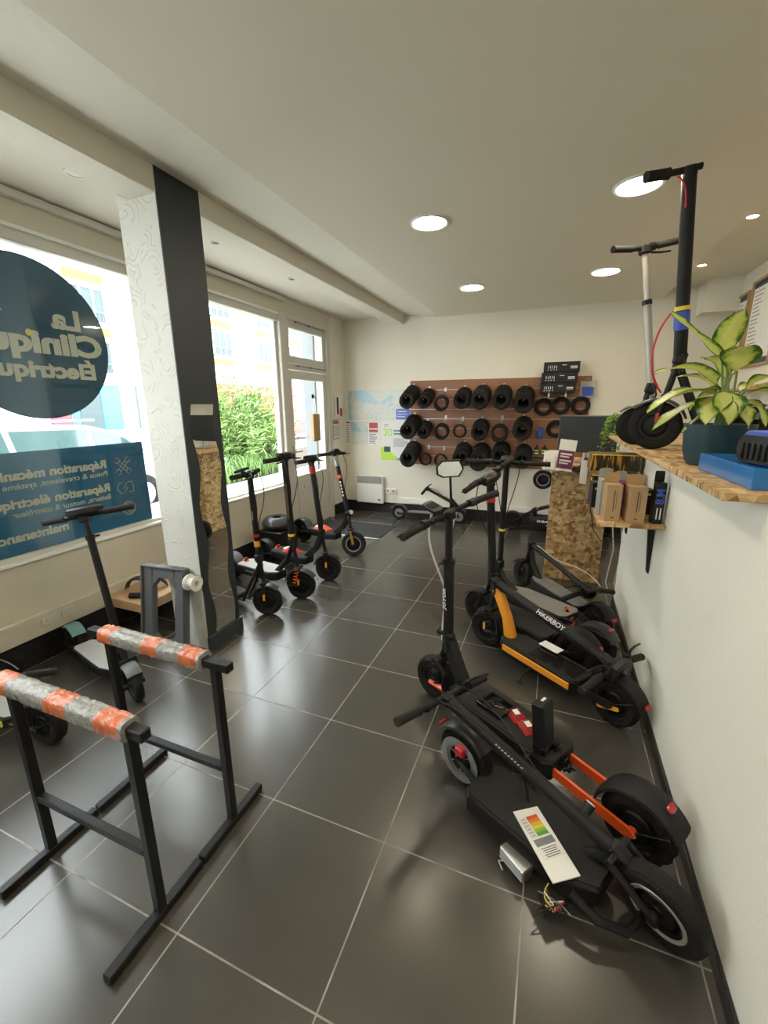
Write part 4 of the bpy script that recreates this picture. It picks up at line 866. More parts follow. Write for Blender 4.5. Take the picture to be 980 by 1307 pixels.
# blister packs
def pack(px, py, w_, h_, lb, cols, y=YB-.06):
    c = P(px, py, 1, y); o = thing('blister_pack', lb, 'pack', c); MB().box((0, 0, 0), (w_, .012, h_), .003).obj('backing', cols[0], o); MB().box((0, -.012, -h_*.1), (w_*.7, .02, h_*.5), .006).obj('contents', cols[1], o); MB().box((0, .012, h_*.5+.02), (.02, .03, .02), .003).obj('hook_tab', 'alu', o)
pack(750, 497, .17, .20, 'clear bag with dark blue part hanging at the top right corner of the panel', ('wrapper', 'blueb')); pack(689, 553, .07, .13, 'small blue pack hanging on the slatted panel right of the tyres', ('blueb', 'blue'))
for px, lb in ((684.5, 'left small black bottle with green band on the slatted panel'), (694.5, 'right small black bottle with green band on the slatted panel')):
    c = P(px, 575, 1, YB-.08); o = thing('small_bottle', lb, 'bottle', (c.x, c.y, c.z-.06), 0, 'small bottles on the slatted panel'); MB().lathe([(0, 0), (.028, 0), (.030, .01), (.030, .085), (.022, .1), (.014, .105), (0, .105)], 16).obj('body', 'plastic', o); MB().lathe([(.0305, .05), (.0305, .07), (.0302, .07), (.0302, .05)], 16).obj('green_band', 'lime', o); MB().lathe([(.0305, .015), (.0305, .035), (.0302, .035), (.0302, .015)], 16).obj('label', 'wink', o); MB().cyl((0, 0, .105), (0, 0, .13), .012, 12).obj('cap', 'black', o)
c0 = P(684.5, 575, 1, YB-.08); tag(B3(c0.x-.06, c0.x+.18, YB-.13, YB-.02, c0.z-.07, c0.z-.062).obj('small_shelf', 'wrapper', loc=(c0.x, YB-.08, c0.z-.07)), 'small clear shelf under the two bottles', 'shelf')
# ------------------------------------------------------------------ strand board desk and what is on it
dk = thing('reception_desk', 'strand board reception desk with overhanging top at the back', 'desk', (.25, 4.1, 0))
MB().box((0, .0, .52), (.47, .024, 1.04), .001).obj('front_panel', 'osb', dk); MB().box((-.225, .36, .52), (.022, .70, 1.04), .001).obj('side_panel', 'osb', dk); MB().box((.0, .34, 1.055), (.66, .92, .024), .001).obj('top', 'osb', dk)
DZ = 1.067
mo = thing('monitor', 'large dark monitor seen from behind on the reception desk', 'monitor', (.29, 4.42, DZ)); MB().box((0, 0, .27), (.50, .03, .34), .008).obj('housing', 'dark', mo)
MB().tube([(0, .03, .01), (0, .035, .2)], .02, 10).obj('stand', 'alu', mo); MB().box((0, .03, .006), (.22, .16, .012), .004).obj('foot', 'alu', mo); MB().box((.03, -.017, .29), (.05, .003, .006), .001).obj('logo_strip', 'black', mo)
lh = thing('leaflet_holder', 'clear leaflet holder on the left of the reception desk', 'leaflet holder', (.015, 3.86, DZ)); q = MB(); q.box((0, 0, .004), (.11, .2, .006), .001)
for s_ in (-.055, .055): q.box((s_, 0, .05), (.003, .2, .09), .001)
q.obj('tray', 'wrapper', lh)
for k in range(4): tag(MB().box((0, 0, .075), (.09, .004, .15), .001, M.Translation((-.02+k*.012, 3.81+k*.045, DZ+.008)) @ M.Rotation(-.25, 4, 'X')).obj('leaflet', 'paper', loc=(-.02+k*.012, 3.81+k*.045, DZ)), ['white leaflet at the front of the clear holder', 'white leaflet second in the clear holder', 'white leaflet third in the clear holder', 'white leaflet at the back of the clear holder'][k], 'leaflet', 'leaflets on the reception desk')
pl = thing('plum_leaflet', 'plum and white card standing on the reception desk', 'card', (.095, 3.80, DZ+.002), .1); T = M.Rotation(-.2, 4, 'X') @ M.Rotation(.12, 4, 'Y'); MB(T).box((0, 0, .13), (.13, .006, .26), .001).obj('card', 'paper', pl); MB(T).box((0, -.004, .095), (.125, .003, .15), .0005).obj('plum_area', 'purple', pl)
q = MB(T)
for z in (.14, .085): q.box((0, -.006, z), (.09, .001, .014), .0003); q.box((-.01, -.006, z-.022), (.07, .001, .010), .0003)
q.obj('lettering', 'wink', pl)
o = thing('card_reader', 'small black device leaning on the reception desk', 'card reader', (.22, 3.80, DZ), .5); MB(M.Rotation(.5, 4, 'Y')).box((0, 0, .06), (.05, .03, .13), .01).obj('body', 'plastic', o); MB().box((0, 0, .008), (.08, .06, .014), .004).obj('base', 'plastic', o)
tag(MB().box((.17, 3.93, DZ+.012), (.2, .14, .022), .004).obj('keyboard_tray', 'plastic', loc=(.17, 3.93, DZ)), 'flat black tray behind the plum card', 'tray')
tag(MB().tube([(.30, 3.84, DZ+.01), (.27, 3.75, 1.02), (.31, 3.70, .85), (.36, 3.66, .62), (.42, 3.6, .55), (.5, 3.62, .58)], .004, 6).obj('black_cable', 'plastic', loc=(.3, 3.8, DZ)), 'black cable drooping from the desk top over the strand board', 'cable')
for k, (x, lb) in enumerate(((.535, 'pale cable hanging behind the desk beside the half wall'), (.60, 'second pale cable hanging nearer the half wall end'))): tag(MB().tube([(x, 3.95, 1.0), (x-.02, 3.93, .7), (x+.02, 3.92, .4), (x-.01, 3.9, .1), (x+.02, 3.85, .01)], .006, 6).obj('hanging_cable', 'wcable', loc=(x, 3.9, .5)), lb, 'cable')
# low shelf on the half wall
sf = thing('wall_shelf', 'strand board shelf on the half wall carrying small boxes', 'shelf', (CW, 2.45, 1.0)); MB().prism([(-.315, -.04), (-.001, -.0), (-.001, 1.24), (-.31, 1.62)], -.022, 0, None, .001).obj('board', 'osb', sf)
for y in (.22, 1.05): MB().prism([(0, 0), (-.24, 0), (-.24, -.010), (-.035, -.014), (-.012, -.31), (0, -.32)][::-1], -.014, .014, M(((1, 0, 0, -.001), (0, 0, -1, y), (0, 1, 0, -.0225), (0, 0, 0, 1))), .002).obj('bracket', 'plastic', sf)
def carton(x, y, w_, d_, h_, rz, m_, lb, nm='small_box', tabm=None, marks=None, cat='box', z=1.0, group=None):
    o = thing(nm, lb, cat, (x, y, z+.0005), rz, group); MB().box((0, 0, h_/2), (w_, d_, h_), .0015).obj('carton', m_, o)
    if tabm: q = MB(); q.prism([(-w_/2, 0), (w_/2, 0), (w_/2, .045), (.02, .055), (-.02, .055), (-w_/2, .045)], -.001, .001, M(((1, 0, 0, 0), (0, 0, -1, d_/2-.002), (0, 1, 0, h_), (0, 0, 0, 1)))); q.obj('hang_tab', tabm, o)
    if marks:
        q = MB()
        for (a, b, c, d) in marks[1]: q.box((a, -d_/2-.0006, b), (c, .001, d), .0003)
        q.obj('printed_marks', marks[0], o)
    return o
vl = [(0, .11, .004, .11), (.012, .11, .002, .09), (0, .02, .014, .006)]
carton(.315, 2.50, .075, .085, .195, .15, 'card', 'tall brown carton nearest the room edge of the low shelf', tabm='card', marks=('ink', vl)); carton(.425, 2.50, .085, .085, .19, .12, 'card', 'tall brown carton in the middle of the low shelf', tabm='card', marks=('ink', vl))
carton(.295, 2.62, .07, .10, .20, .1, 'palegrey', 'grey white carton behind the outer brown carton', tabm='palegrey'); carton(.375, 2.64, .06, .10, .185, .1, 'purple', 'dark carton between the two brown cartons', tabm='palegrey')
b1 = carton(.528, 2.50, .045, .055, .215, .12, 'plastic', 'narrow black carton with blue mark next to the half wall', tabm='plastic')
text('8.M', .055, frame((.0, -.0288, .145), (0, 0, 1), (-1, 0, 0)), 'blueb', b1, bold=.001); q = MB(); [q.box((-.008+.016*i, -.0285, .055), (.006, .001, .06), .0003) for i in range(2)]; q.obj('printed_marks', 'wink', b1)
gm_ = ('lime', [(0, .115, .05, .012)])
carton(.50, 2.72, .085, .08, .14, .1, 'plastic', 'black box with green mark and white label, right of the brown cartons', marks=gm_); carton(.275, 2.82, .075, .09, .15, .1, 'plastic', 'black box with green mark at the outer edge of the low shelf', marks=gm_)
q = MB().box((0, -.041, .045), (.05, .001, .035), .0003)
pr = [(.30, 3.02, .13, .12, .175, 'printed black and orange box, front left of the printed ones'), (.44, 3.06, .14, .12, .18, 'printed black and orange box, front right of the printed ones'), (.31, 3.22, .13, .14, .17, 'lower printed box behind the front left printed one'), (.46, 3.26, .14, .14, .17, 'lower printed box behind the front right printed one'), (.33, 3.45, .14, .14, .20, 'back left printed box near the desk'), (.48, 3.48, .14, .14, .20, 'back right printed box near the desk')]
for x, y, w_, d_, h_, lb in pr: carton(x, y, w_, d_, h_, .05, 'printed', lb, 'printed_box', marks=('yellow', [(0, h_-.006, w_*.9, .006), (-w_/2+.006, h_/2, .006, h_*.8)]), group='printed boxes on the low shelf')
carton(.39, 3.25, .30, .16, .11, .05, 'printed', 'long printed box laid on top of the printed boxes', 'printed_box', marks=('yellow', [(0, .104, .28, .006)]), z=1.172, group='printed boxes on the low shelf'); carton(.26, 3.10-.02, .0, 0, 0, 0, 'lime', 'x') if False else None
for k in range(4): tag(MB().box((.245+.004*k, 3.62+.02*k, 1.0905), (.06, .006, .18), .001, None).obj('booklet', ['paper', 'palegrey', 'grey', 'paper'][k], loc=(.245+.004*k, 3.62+.02*k, 1.0)), ['white booklet standing nearest the printed boxes', 'grey booklet second from the printed boxes', 'dark booklet third from the printed boxes', 'white booklet standing nearest the desk'][k], 'booklet', 'booklets at the end of the low shelf')
# ------------------------------------------------------------------ on the counter slab
def leafmesh(mb, att, base, tip, width, droop, up=V((0, 0, 1)), fold=.25, n=12, mm=7):
    base, tip = V(base), V(tip); d = tip-base; Ln = d.length; side = d.cross(up).normalized(); nn = side.cross(d).normalized(); rows = []; o = len(mb.v)
    ph = random.random()*6
    for i in range(n+1):
        t = i/n; c = base+d*t+nn*(droop*4*t*(1-t))-V((0, 0, max(0, droop)*.6*t*t)); wv = width*(math.sin(PI*min(1, t**.75*1.0))**.8)*(1-.15*t)+.0015
        r = []
        for j in range(mm):
            s_ = -1+2*j/(mm-1); r.append(c+side*(wv*s_)+nn*(abs(s_)*wv*fold+.006*math.sin(9*t+ph)*s_)); att.append(abs(s_)*.95+(.25 if t > .93 else 0))
        rows.append(r)
    mb.sheet(rows)
PX, PY = .62, 2.12
pt = thing('potted_plant', 'large variegated green and cream houseplant in ribbed blue pot', 'potted plant', (PX, PY, SZ))
ph_ = .165; m = MB(); m.lathe([(0, 0), (.088, 0), (.098, .012), (.112, .06), (.120, ph_), (.113, ph_), (.104, .06), (.09, .015), (0, .013)], 120, wob=lambda k, j: (1.012 if k % 2 else .992) if j in (2, 3) else 1); m.obj('pot', 'pot', pt); MB().lathe([(0, ph_-.02), (.105, ph_-.025)], 32).obj('soil', 'soil', pt)
st = MB(); lv = MB(); att = []
c0 = V((0, 0, ph_+.09))
def W(px, py, y): return P(px, py, 1, y)-V((PX, PY, SZ))
LV = [((935, 470), (856, 398), 2.10, 2.08, .026, .0), ((920, 455), (951, 392), 2.10, 2.0, .034, .01), ((925, 492), (836, 470), 2.08, 1.98, .040, .03), ((925, 500), (826, 520), 2.05, 1.90, .036, .03), ((928, 500), (842, 512), 2.06, 1.95, .036, .02), ((920, 500), (900, 540), 2.04, 1.93, .036, .01), ((915, 510), (832, 546), 2.1, 2.0, .028, .02), ((940, 478), (948, 438), 2.10, 1.97, .040, .02), ((930, 485), (895, 452), 2.16, 2.1, .030, .02), ((945, 500), (1010, 478), 2.08, 2.0, .034, .02),
      ((945, 505), (1005, 508), 2.06, 2.0, .032, .02), ((940, 508), (978, 540), 2.08, 2.0, .026, .02), ((935, 510), (870, 550), 2.12, 2.1, .022, .01), ((930, 480), (968, 455), 2.16, 2.2, .030, .02), ((940, 500), (985, 495), 2.16, 2.22, .032, .02), ((920, 500), (862, 478), 2.2, 2.28, .032, .02), ((925, 500), (880, 520), 2.2, 2.25, .030, .02), ((935, 505), (955, 545), 2.0, 1.94, .028, .01), ((925, 495), (930, 540), 2.0, 1.92, .034, .01)]
for b_, t_, yb_, yt_, wd, dr_ in LV:
    b0, t0 = W(*b_, yb_), W(*t_, yt_); b1_ = b0.lerp(t0, .12); leafmesh(lv, att, b1_, t0, wd*1.65, dr_); s0 = V((random.uniform(-.02, .02), random.uniform(-.02, .02), ph_-.02)); st.tube(bez(s0, s0+V((0, 0, .06)), b0-V((0, 0, .03)), b1_, 6), [.006, .006, .0055, .005, .0045, .004, .003], 6)
st.obj('stems', 'lime' if False else 'needle2', pt); o = lv.obj('leaves', 'leaf', pt, ang=80); a = o.data.attributes.new('across', 'FLOAT', 'POINT'); a.data.foreach_set('value', att)
bx = thing('blue_box', 'flat glossy blue cardboard box lying beside the plant pot', 'box', (.70, 1.74, SZ+.0005), .03); MB().box((0, 0, .031), (.33, .45, .062), .002).obj('carton', 'blue', bx); q = MB(); q.prism(arc(0, 0, .03, 0, 360, 16)[:-1], 0, .001, frame((-.09, -.2262, .03), (1, 0, 0), (0, 0, 1))); q.obj('round_emblem', 'card', bx)
bg_ = thing('blue_case', 'blue case with black ribbed end lying on the blue box', 'case', (.69, 1.62, SZ+.064), -1.35); MB().prism(rrect(-.09, 0, .09, .10, .035), -.12, .10, M(((1, 0, 0, 0), (0, 0, 1, 0), (0, 1, 0, 0), (0, 0, 0, 1))), .004).obj('shell', 'blueb', bg_); m = MB(); m.prism(rrect(-.082, .004, .082, .088, .035), -.012, 0, M(((1, 0, 0, 0), (0, 0, 1, -.121), (0, 1, 0, 0), (0, 0, 0, 1))), .002)
for k in range(5): m.box((-.05+k*.025, -.135, .04), (.010, .01, .05), .003)
m.obj('black_end', 'plastic', bg_)
for (x, y, s_, lb) in ((.98, 2.42, 1, 'terracotta flower pot behind the blue plant pot, upper of the pair'), ):
    o = thing('clay_pot', lb, 'flower pot', (x, y, SZ)); MB().lathe([(0, 0), (.04, 0), (.055, .09), (.062, .09), (.062, .115), (.052, .115), (.05, .09), (0, .085)], 24).obj('body', 'clay', o); MB().lathe([(0, .09), (.05, .09)], 16).obj('soil', 'soil', o)
tag(MB().box((1.16, 3.5, SZ+.035), (.10, .5, .07), .01).obj('grey_case', 'grink', loc=(1.16, 3.5, SZ)), 'long dark grey case lying on the back edge of the worktop', 'case')
o = thing('trailing_plant', 'small trailing green plant in dark pot at the far end of the worktop', 'potted plant', (.53, 4.05, SZ)); MB().lathe([(0, 0), (.055, 0), (.075, .14), (.068, .14), (.05, .02), (0, .02)], 24).obj('pot', 'pot', o); f = MB()
for k in range(26):
    a = random.uniform(PI*.75, PI*1.45); l = random.uniform(.10, .30); p0 = V((.05*math.cos(a), .05*math.sin(a), .14)); pts = bez(p0, p0+V((.06*math.cos(a), .06*math.sin(a), .05)), V((.13*math.cos(a), .13*math.sin(a), .05)), V((.145*math.cos(a)+random.gauss(0, .015), .12*math.sin(a), .12-l)), 10)
    for q in pts:
        for _ in range(3):
            c = V(q)+V((random.gauss(0, .012), random.gauss(0, .012), random.gauss(0, .01))); d = V((random.gauss(0, 1), random.gauss(0, 1), random.gauss(0, 1))).normalized()*.012; e = d.orthogonal().normalized()*.007; f.add([c-d, c+e, c+d, c-e], [(0, 1, 2, 3)])
f.obj('foliage', 'vine', o)
tag(MB().box((.60, 4.12, SZ+.11), (.10, .012, .22), .002).obj('dark_photo_card', 'printed', loc=(.6, 4.12, SZ)), 'dark patterned card standing behind the trailing plant', 'card') if False else None
# ------------------------------------------------------------------ trestles
tb = bpy.data.materials
def trestle(y, lb, seed, xa=-1.70, xb=-.985, wa=-1.66, wb_=-1.06, up=0):
    r = thing('trestle', lb, 'trestle', (-1.33, y, 0), 0, 'black steel work trestles'); X = lambda v: v+1.33; zt = .715; t = .034
    xl, xr = -1.60, -1.055
    for x, a, b in ((xl, -.165, .165), (xr, -.165 if y > .9 else -.185, .165)):
        MB().box((X(x), (a+b)/2+up*0, .016), (.032, b-a, .032), .003).obj('foot', 'steel', r); MB().box((X(x), 0, (zt+.03)/2), (.030, .030, zt-.03), .003).obj('upright', 'steel', r)
    MB().box((0, 0, .262), (xr-xl-.03, .026, .026), .003).obj('crossbar', 'steel', r)
    MB().box(((X(xa)+X(xb))/2, 0, zt), (xb-xa, .034, .034), .003).obj('top_bar', 'steel', r)
    rnd = random.Random(seed); n = 44; segs = []; A, B_ = X(wa), X(wb_); pts = [A+(B_-A)*i/n for i in range(n+1)]
    bands = ((0, .13), (.45, .62), (.82, .97)); parts_ = []; prev_ = None
    def ringp(x, k, i): a = 2*PI*k/14; rr = .033*(1+.05*rnd_[i][k]); s_ = 1/max(abs(math.cos(a)), abs(math.sin(a))); rr *= min(s_, 1.16); return (x, rr*math.cos(a)*1.0, zt+.002+rr*math.sin(a)*.95)
    rnd_ = [[rnd.uniform(-1, 1) for _ in range(14)] for _ in range(n+1)]
    for i in range(n):
        t_ = (i+.5)/n; is_o = any(a <= t_ <= b for a, b in bands)
        if is_o != prev_: parts_.append((MB(), is_o)); prev_ = is_o
        tgt = parts_[-1][0]
        A_ = [ringp(pts[i], k, i) for k in range(14)]; C_ = [ringp(pts[i+1], k, i+1) for k in range(14)]
        tgt.add(A_+C_, [(k, (k+1) % 14, 14+(k+1) % 14, 14+k) for k in range(14)])
        if i in (0,): tgt.add(A_, [tuple(range(14))[::-1]])
        if i == n-1: tgt.add(C_, [tuple(range(14))])
    for mb_, is_o in parts_: mb_.obj('orange_tape_band' if is_o else 'tape_wrap', 'tapeo' if is_o else 'tapeg', r, ang=60, label='shiny orange tape band' if is_o else 'crinkled grey tape wrap')
trestle(.675, 'nearer black steel trestle with tape wrapped top bar, cut by the left edge', 3, wa=-1.655, wb_=-1.045); trestle(1.012, 'farther black steel trestle with tape wrapped top bar', 5, wa=-1.62, wb_=-1.10)
# ------------------------------------------------------------------ by the pillar
fr = thing('plastic_frame', 'dark grey plastic frame with tall opening leaning on the pillar', 'frame', (-2.29, 1.80, 0), .1); lean = M.Rotation(-.16, 4, 'X')
def framepoly(): return rrect(-.17, 0, .17, .60, .012), [(-.065, .09), (.045, .09), (.085, .15), (.085, .44), (.045, .52), (-.065, .52), (-.085, .44), (-.085, .15)]
m = MB(M(((1, 0, 0, 0), (0, 0, -1, 0), (0, 1, 0, 0), (0, 0, 0, 1))) if False else lean)
m.box((-.128, 0, .30), (.085, .05, .60), .008); m.box((.128, 0, .30), (.085, .05, .60), .008); m.box((0, 0, .05), (.172, .05, .09), .006); m.box((0, 0, .56), (.172, .05, .08), .006)
for sx, sz in ((-1, 1), (1, 1), (-1, -1), (1, -1)): m.prism([(0, 0), (-.05*sx, 0), (0, -.06*sz)] if sx*sz > 0 else [(0, 0), (0, -.06*sz), (-.05*sx, 0)], -.022, .022, M(((1, 0, 0, sx*.087), (0, 0, -1, 0), (0, 1, 0, .30+sz*.222), (0, 0, 0, 1))))
for x in (-.10, .0, .10): m.box((x, -.026, .585), (.012, .004, .012), .001)
m.box((-.164, -.032, .30), (.012, .02, .6), .003); m.box((.164, -.032, .30), (.012, .02, .6), .003); m.box((0, -.032, .594), (.33, .02, .012), .003)
m.obj('frame_body', 'grey', fr)
for (a, z, lb) in (((-2.04, 1.86), .52, 'white roll of tape sticking out at the top right of the grey frame'), ((-2.06, 1.80), .04, 'white tube lying at the foot of the grey frame')):
    q = MB(); 
    if z > .3: q.lathe([(.02, -.03), (.052, -.03), (.052, -.022), (.03, -.018), (.03, .03), (.05, .035), (.05, .04), (.02, .04)], 24, M.Translation((a[0]-.02, a[1]+.01, z)) @ M.Rotation(PI/2, 4, 'Y'), closed=True)
    else: q.tube([(a[0]-.16, a[1]+.03, z), (a[0]+.02, a[1]-.02, z)], .024, 14)
    tag(q.obj('tape_roll' if z > .3 else 'white_tube', 'white', loc=(a[0], a[1], z-.03)), lb, 'roll' if z > .3 else 'tube')
pf = thing('low_bench', 'low raw wood bench top by the left wall holding scooter parts', 'bench', (-2.76, 2.16, 0)); MB().box((0, 0, .235), (.40, .55, .07), .004).obj('top', 'wood', pf)
for sx in (-.15, .15):
    for sy in (-.22, .22): MB().box((sx, sy, .10), (.04, .04, .20), .003).obj('leg', 'plastic', pf)
for k, (x, y, a0, r_, lb) in enumerate(((-2.80, 2.06, 0, .10, 'black curved mudguard on the low bench, nearest the window wall'), (-2.72, 2.12, .5, .085, 'black curved mudguard on the low bench, nearer the pillar'))):
    q = MB(); shell(q, 0, 0, r_, .06, 5, 175); o = q.obj('loose_mudguard', 'fender'); o.location = (x, y, .275); o.rotation_euler = (0, 0, a0+.4); tag(o, lb, 'mudguard')
tag(MB().tube([(-2.74, 1.93, .292), (-2.58, 2.0, .292)], .02, 12).obj('loose_grip', 'foam', loc=(-2.7, 1.95, .27)), 'black foam grip lying on the low bench', 'grip')
# stack of grey items by the window wall
o = thing('grey_seat_ring', 'shiny grey padded ring resting on a black box by the window wall', 'ring', (-2.74, 3.72, .31)); MB().lathe([(.05, 0), (.12, 0), (.155, .025), (.165, .06), (.15, .10), (.12, .125), (.05, .125)], 32, closed=True).obj('cushion', 'fender', o); MB().lathe([(.051, .122), (.118, .1255), (.11, .13), (.051, .128)], 32, closed=True).obj('top_pad', 'plastic', o)
tag(MB().box((-2.74, 3.72, .154), (.30, .30, .306), .01).obj('black_box', 'plastic', loc=(-2.74, 3.72, 0)), 'black box against the window wall under the grey ring', 'box')
# ------------------------------------------------------------------ scooters in the shop
def place(rear, front):
    d = V((front[0]-rear[0], front[1]-rear[1])); return (rear[0], rear[1]), math.degrees(math.atan2(d.y, d.x)), d.length
# left, by the window wall
scooter('electric_scooter', 'slim black scooter with grey deck and teal rear guard behind the trestles', (-2.83, 1.578), -13.3, dict(R=.105, w=.048, wb=.78, dz=.135, dt=.05, dw=.075, d0=.13, d1=.57, matcol='palegrey', hinge=(.68, .34), top=(.52, 0, 1.04), stem_r=.019, bar=.235, sleeve=.83, steer=-50, forksteer=-8, fendcol='grey', rfendcol='teal', rfa=(40, 130), ffa=(50, 130), cables=(), display=3, levers=(), grip=.13, collar=[(.0, 'blueb', .02)], norefl=1, bar_r=.015))
scooter('electric_scooter', 'folded black scooter with teal display at the left edge, red lamps behind', (-2.19, 1.02), 187, dict(R=.112, w=.06, wb=.92, dz=.16, hinge=(.84, .36), top=(.1, .1, .38), stem_r=.02, bar=.24, steer=-10, matcol='palegrey', taillight='glowred', lighta=100, rfa=(20, 120), rail='lime', levercol='alu', cables=('plastic',), kick=.4, kickside=1, knob=.02, display=1, dispcol='cyan'))
scooter('electric_scooter', 'black scooter with dull stem label, nearest of the window row', (-2.79, 2.63), -8, dict(R=.118, w=.055, wb=.80, dz=.115, dt=.05, dw=.085, d0=.15, d1=.49, hinge=(.74, .46), neck=[(.46, .09), (.56, .075), (.66, .25), (.735, .40)], neckstyle='twin', top=(.715, 0, 1.12), steer=20, forksteer=26, stem_r=.022, bar=.2, sweep=.03, knob=.0, collar=[(.28, 'redp', .01), (.18, 'amber', .022)], stemtext=('#1', .022, .52, 'grink'), marklen=.07, levers=(-1, ), reflector='amber', ffa=(50, 175), display=2, matcol='grip'))
scooter('electric_scooter', 'black sprung scooter with pale deck and copper stem lettering, second of window row', (-2.77, 3.017), -10, dict(R=.122, w=.065, wb=.88, dz=.20, dt=.075, dw=.10, d0=.16, d1=.62, hinge=(.80, .50), top=(.77, 0, 1.20), steer=18, forksteer=26, bar=.24, knob=.025, fork='swing', springcol='redor', legcol='matte', reflector='amber', matcol='palegrey', stemtext=('#1', .022, .50, 'bark'), marklen=.30, textn=(.3, -1, 0), collar=[(.08, 'yellow', .01)], stem_r=.026, rspring='redor', rfendcol='grey', display=3, levers=(-1, 1), bell=-.1, sidetext=('#9', .04, 'grink'), kick=.5, kickside=-1))
scooter('electric_scooter', 'black scooter with red stem clamp, third of the window row', (-2.72, 3.47), -12, dict(R=.122, w=.06, wb=.86, dz=.19, dt=.07, dw=.09, d0=.15, d1=.6, hinge=(.79, .46), top=(.70, 0, 1.13), steer=20, forksteer=28, bar=.22, knob=.0, collar=[(.87, 'redp', .035)], neckstyle='flat', reflector='amber', ffa=(40, 170), fendcol='matte', matcol='grip', stem_r=.025, display=3, levers=(1,), rspring='redor'))
scooter('electric_scooter', 'black scooter with gold fork legs and white stem lettering, farthest of window row', (-2.76, 4.26), -18, dict(R=.135, w=.07, wb=.85, dz=.21, dt=.07, dw=.09, d0=.16, d1=.58, hinge=(.77, .46), top=(.60, 0, 1.11), steer=12, forksteer=34, bar=.24, knob=.025, fork='tele', legcol='gold', fring='grink', ffender=0, collar=[(.62, 'redor', .018), (.88, 'silver', .06)], stemtext=('#5', .016, .42, 'wink'), marklen=.18, textn=(.5, -1, 0), headlight=.02, matcol='grip', stem_r=.024, display=1, levers=(1, -1), bell=.08, neckstyle='flat'))
# by the back wall
scooter('electric_scooter', 'small dark scooter parked along the back wall, leftmost there', (-2.0, 5.62), 4, dict(R=.105, w=.045, wb=.86, dz=.13, dt=.045, hinge=(.76, .30), top=(.40, .0, .48), matcol='greydeck', bar=.2, rimcol='grink', cables=('plastic',), kick=.4, kickside=-1, display=0))
scooter('electric_scooter', 'red striped folded scooter with white lettered deck side along the back wall', (.63, 5.62), 178, dict(R=.12, w=.055, wb=1.05, dz=.20, dt=.12, dw=.09, d0=.15, d1=.80, hinge=(.78, .29), neck=[(.80, .16), (.78, .26)], top=(.0, .0, .56), stem_r=.022, stemcol='matte', sidetext=None, bar=.2, cables=('redp',), collar=[(.35, 'redp', .07), (.02, 'redp', .03)], display=0, rfender=1))
_p = [o for o in COL.objects if o.name.startswith('deck') and o.parent and 'red striped' in o.parent.get('label', '') and 'mat' not in o.name][0]
m = MB(frame((.62, .0908, .165), (-1, 0, 0), (0, 0, 1)))
for i in range(11): m.box((-.11+i*.022, .002*(i % 2), 0), (.016, .022 if i % 3 else .030, .001), .0003)
for i in range(7): m.box((.0+i*.016, -.045, 0), (.011, .014, .001), .0003)
m.obj('printed_marks', 'wink', _p)
# right, against the half wall
pos, rz, wb = place((.405, 2.17), (-.31, 2.70))
hk = scooter('electric_scooter', 'folded amber and black scooter with white lettering on its lowered stem', pos, rz, dict(R=.125, w=.062, wb=wb, dz=.155, dt=.07, dw=.095, d0=.17, d1=wb-.19, deckcol='plastic', rail='orange', neckcol='orange', neck=[(wb-.20, .13), (wb-.16, .27), (wb-.10, .37), (wb-.055, .43)], neck_r=.034, hinge=(wb-.045, .47), top=(.02, .0, .315), stem_r=.029, bar=.26, steer=0, forksteer=12, display=3, stemtext=('HIKERBOY', .040, .53, 'wink'), textn=(0, 1, .9), textside=1, levers=(1, -1), rfendcol='matte', flare=.01, rfa=(8, 160), lighta=158, armstyle='plate', kick=.45, kickside=1, reflector='amber', fork='swing', springcol='black', ffa=(60, 185), fendcol='matte'))
MB().box((.35, .0, .161), (.30, .13, .004), .001).obj('battery_well', 'gloss', hk)
q = MB(); 
for s_ in (1, -1): q.prism(rrect(-.075, -.011, .045, .011, .01), 0, .004, frame((.02, s_*.058, .105), (1, 0, -.35), (.35, 0, 1)))
q.obj('amber_reflector', 'amber', hk)
c = (M.Rotation(math.radians(rz), 4, 'Z') @ V((.40, -.02, .17))); 
tag(MB(M.Translation((pos[0]+c.x+.0, pos[1]+c.y, .175)) @ M.Rotation(math.radians(rz), 4, 'Z')).box((.05, -.06, 0), (.13, .065, .006), .002).obj('parts_bag', 'paper', loc=(pos[0]+c.x, pos[1]+c.y, .17)), 'small white bag of screws lying on the amber scooter', 'bag')
pos, rz, wb = place((.24, 2.59), (-.41, 2.975))
scooter('electric_scooter', 'upright black scooter with red clamp just under its handlebar', pos, rz, dict(R=.13, w=.065, wb=wb, dz=.17, dt=.08, dw=.10, d0=.16, d1=wb-.2, hinge=(wb-.10, .42), top=(wb-.07, .05, 1.10), stem_r=.027, steer=4, bartilt=12, bar=.27, sweep=.0, rise=.05, display=3, collar=[(.84, 'redp', .03)], matcol='grip', levers=(1, -1), rfendcol='matte', fendcol='matte', fork='single'))
pos, rz, wb = place((.36, 2.72), (-.33, 3.19))
scooter('electric_scooter', 'upright black scooter with grey worn deck and red rear spring', pos, rz, dict(R=.125, w=.065, wb=wb, dz=.26, dt=.06, dw=.11, d0=.18, d1=wb-.17, matcol='greydeck', hinge=(wb-.03, .42), top=(wb-.035, .0, 1.20), stem_r=.021, steer=-56, bar=.29, sweep=.0, display=1, rspring='redor', lighta=120, fork='swing', armcol='matte', levers=(1,), collar=[(.35, 'yellow', .008)], reflector='amber', knob=.02))
pos, rz, wb = place((.40, 3.06), (-.16, 3.80))
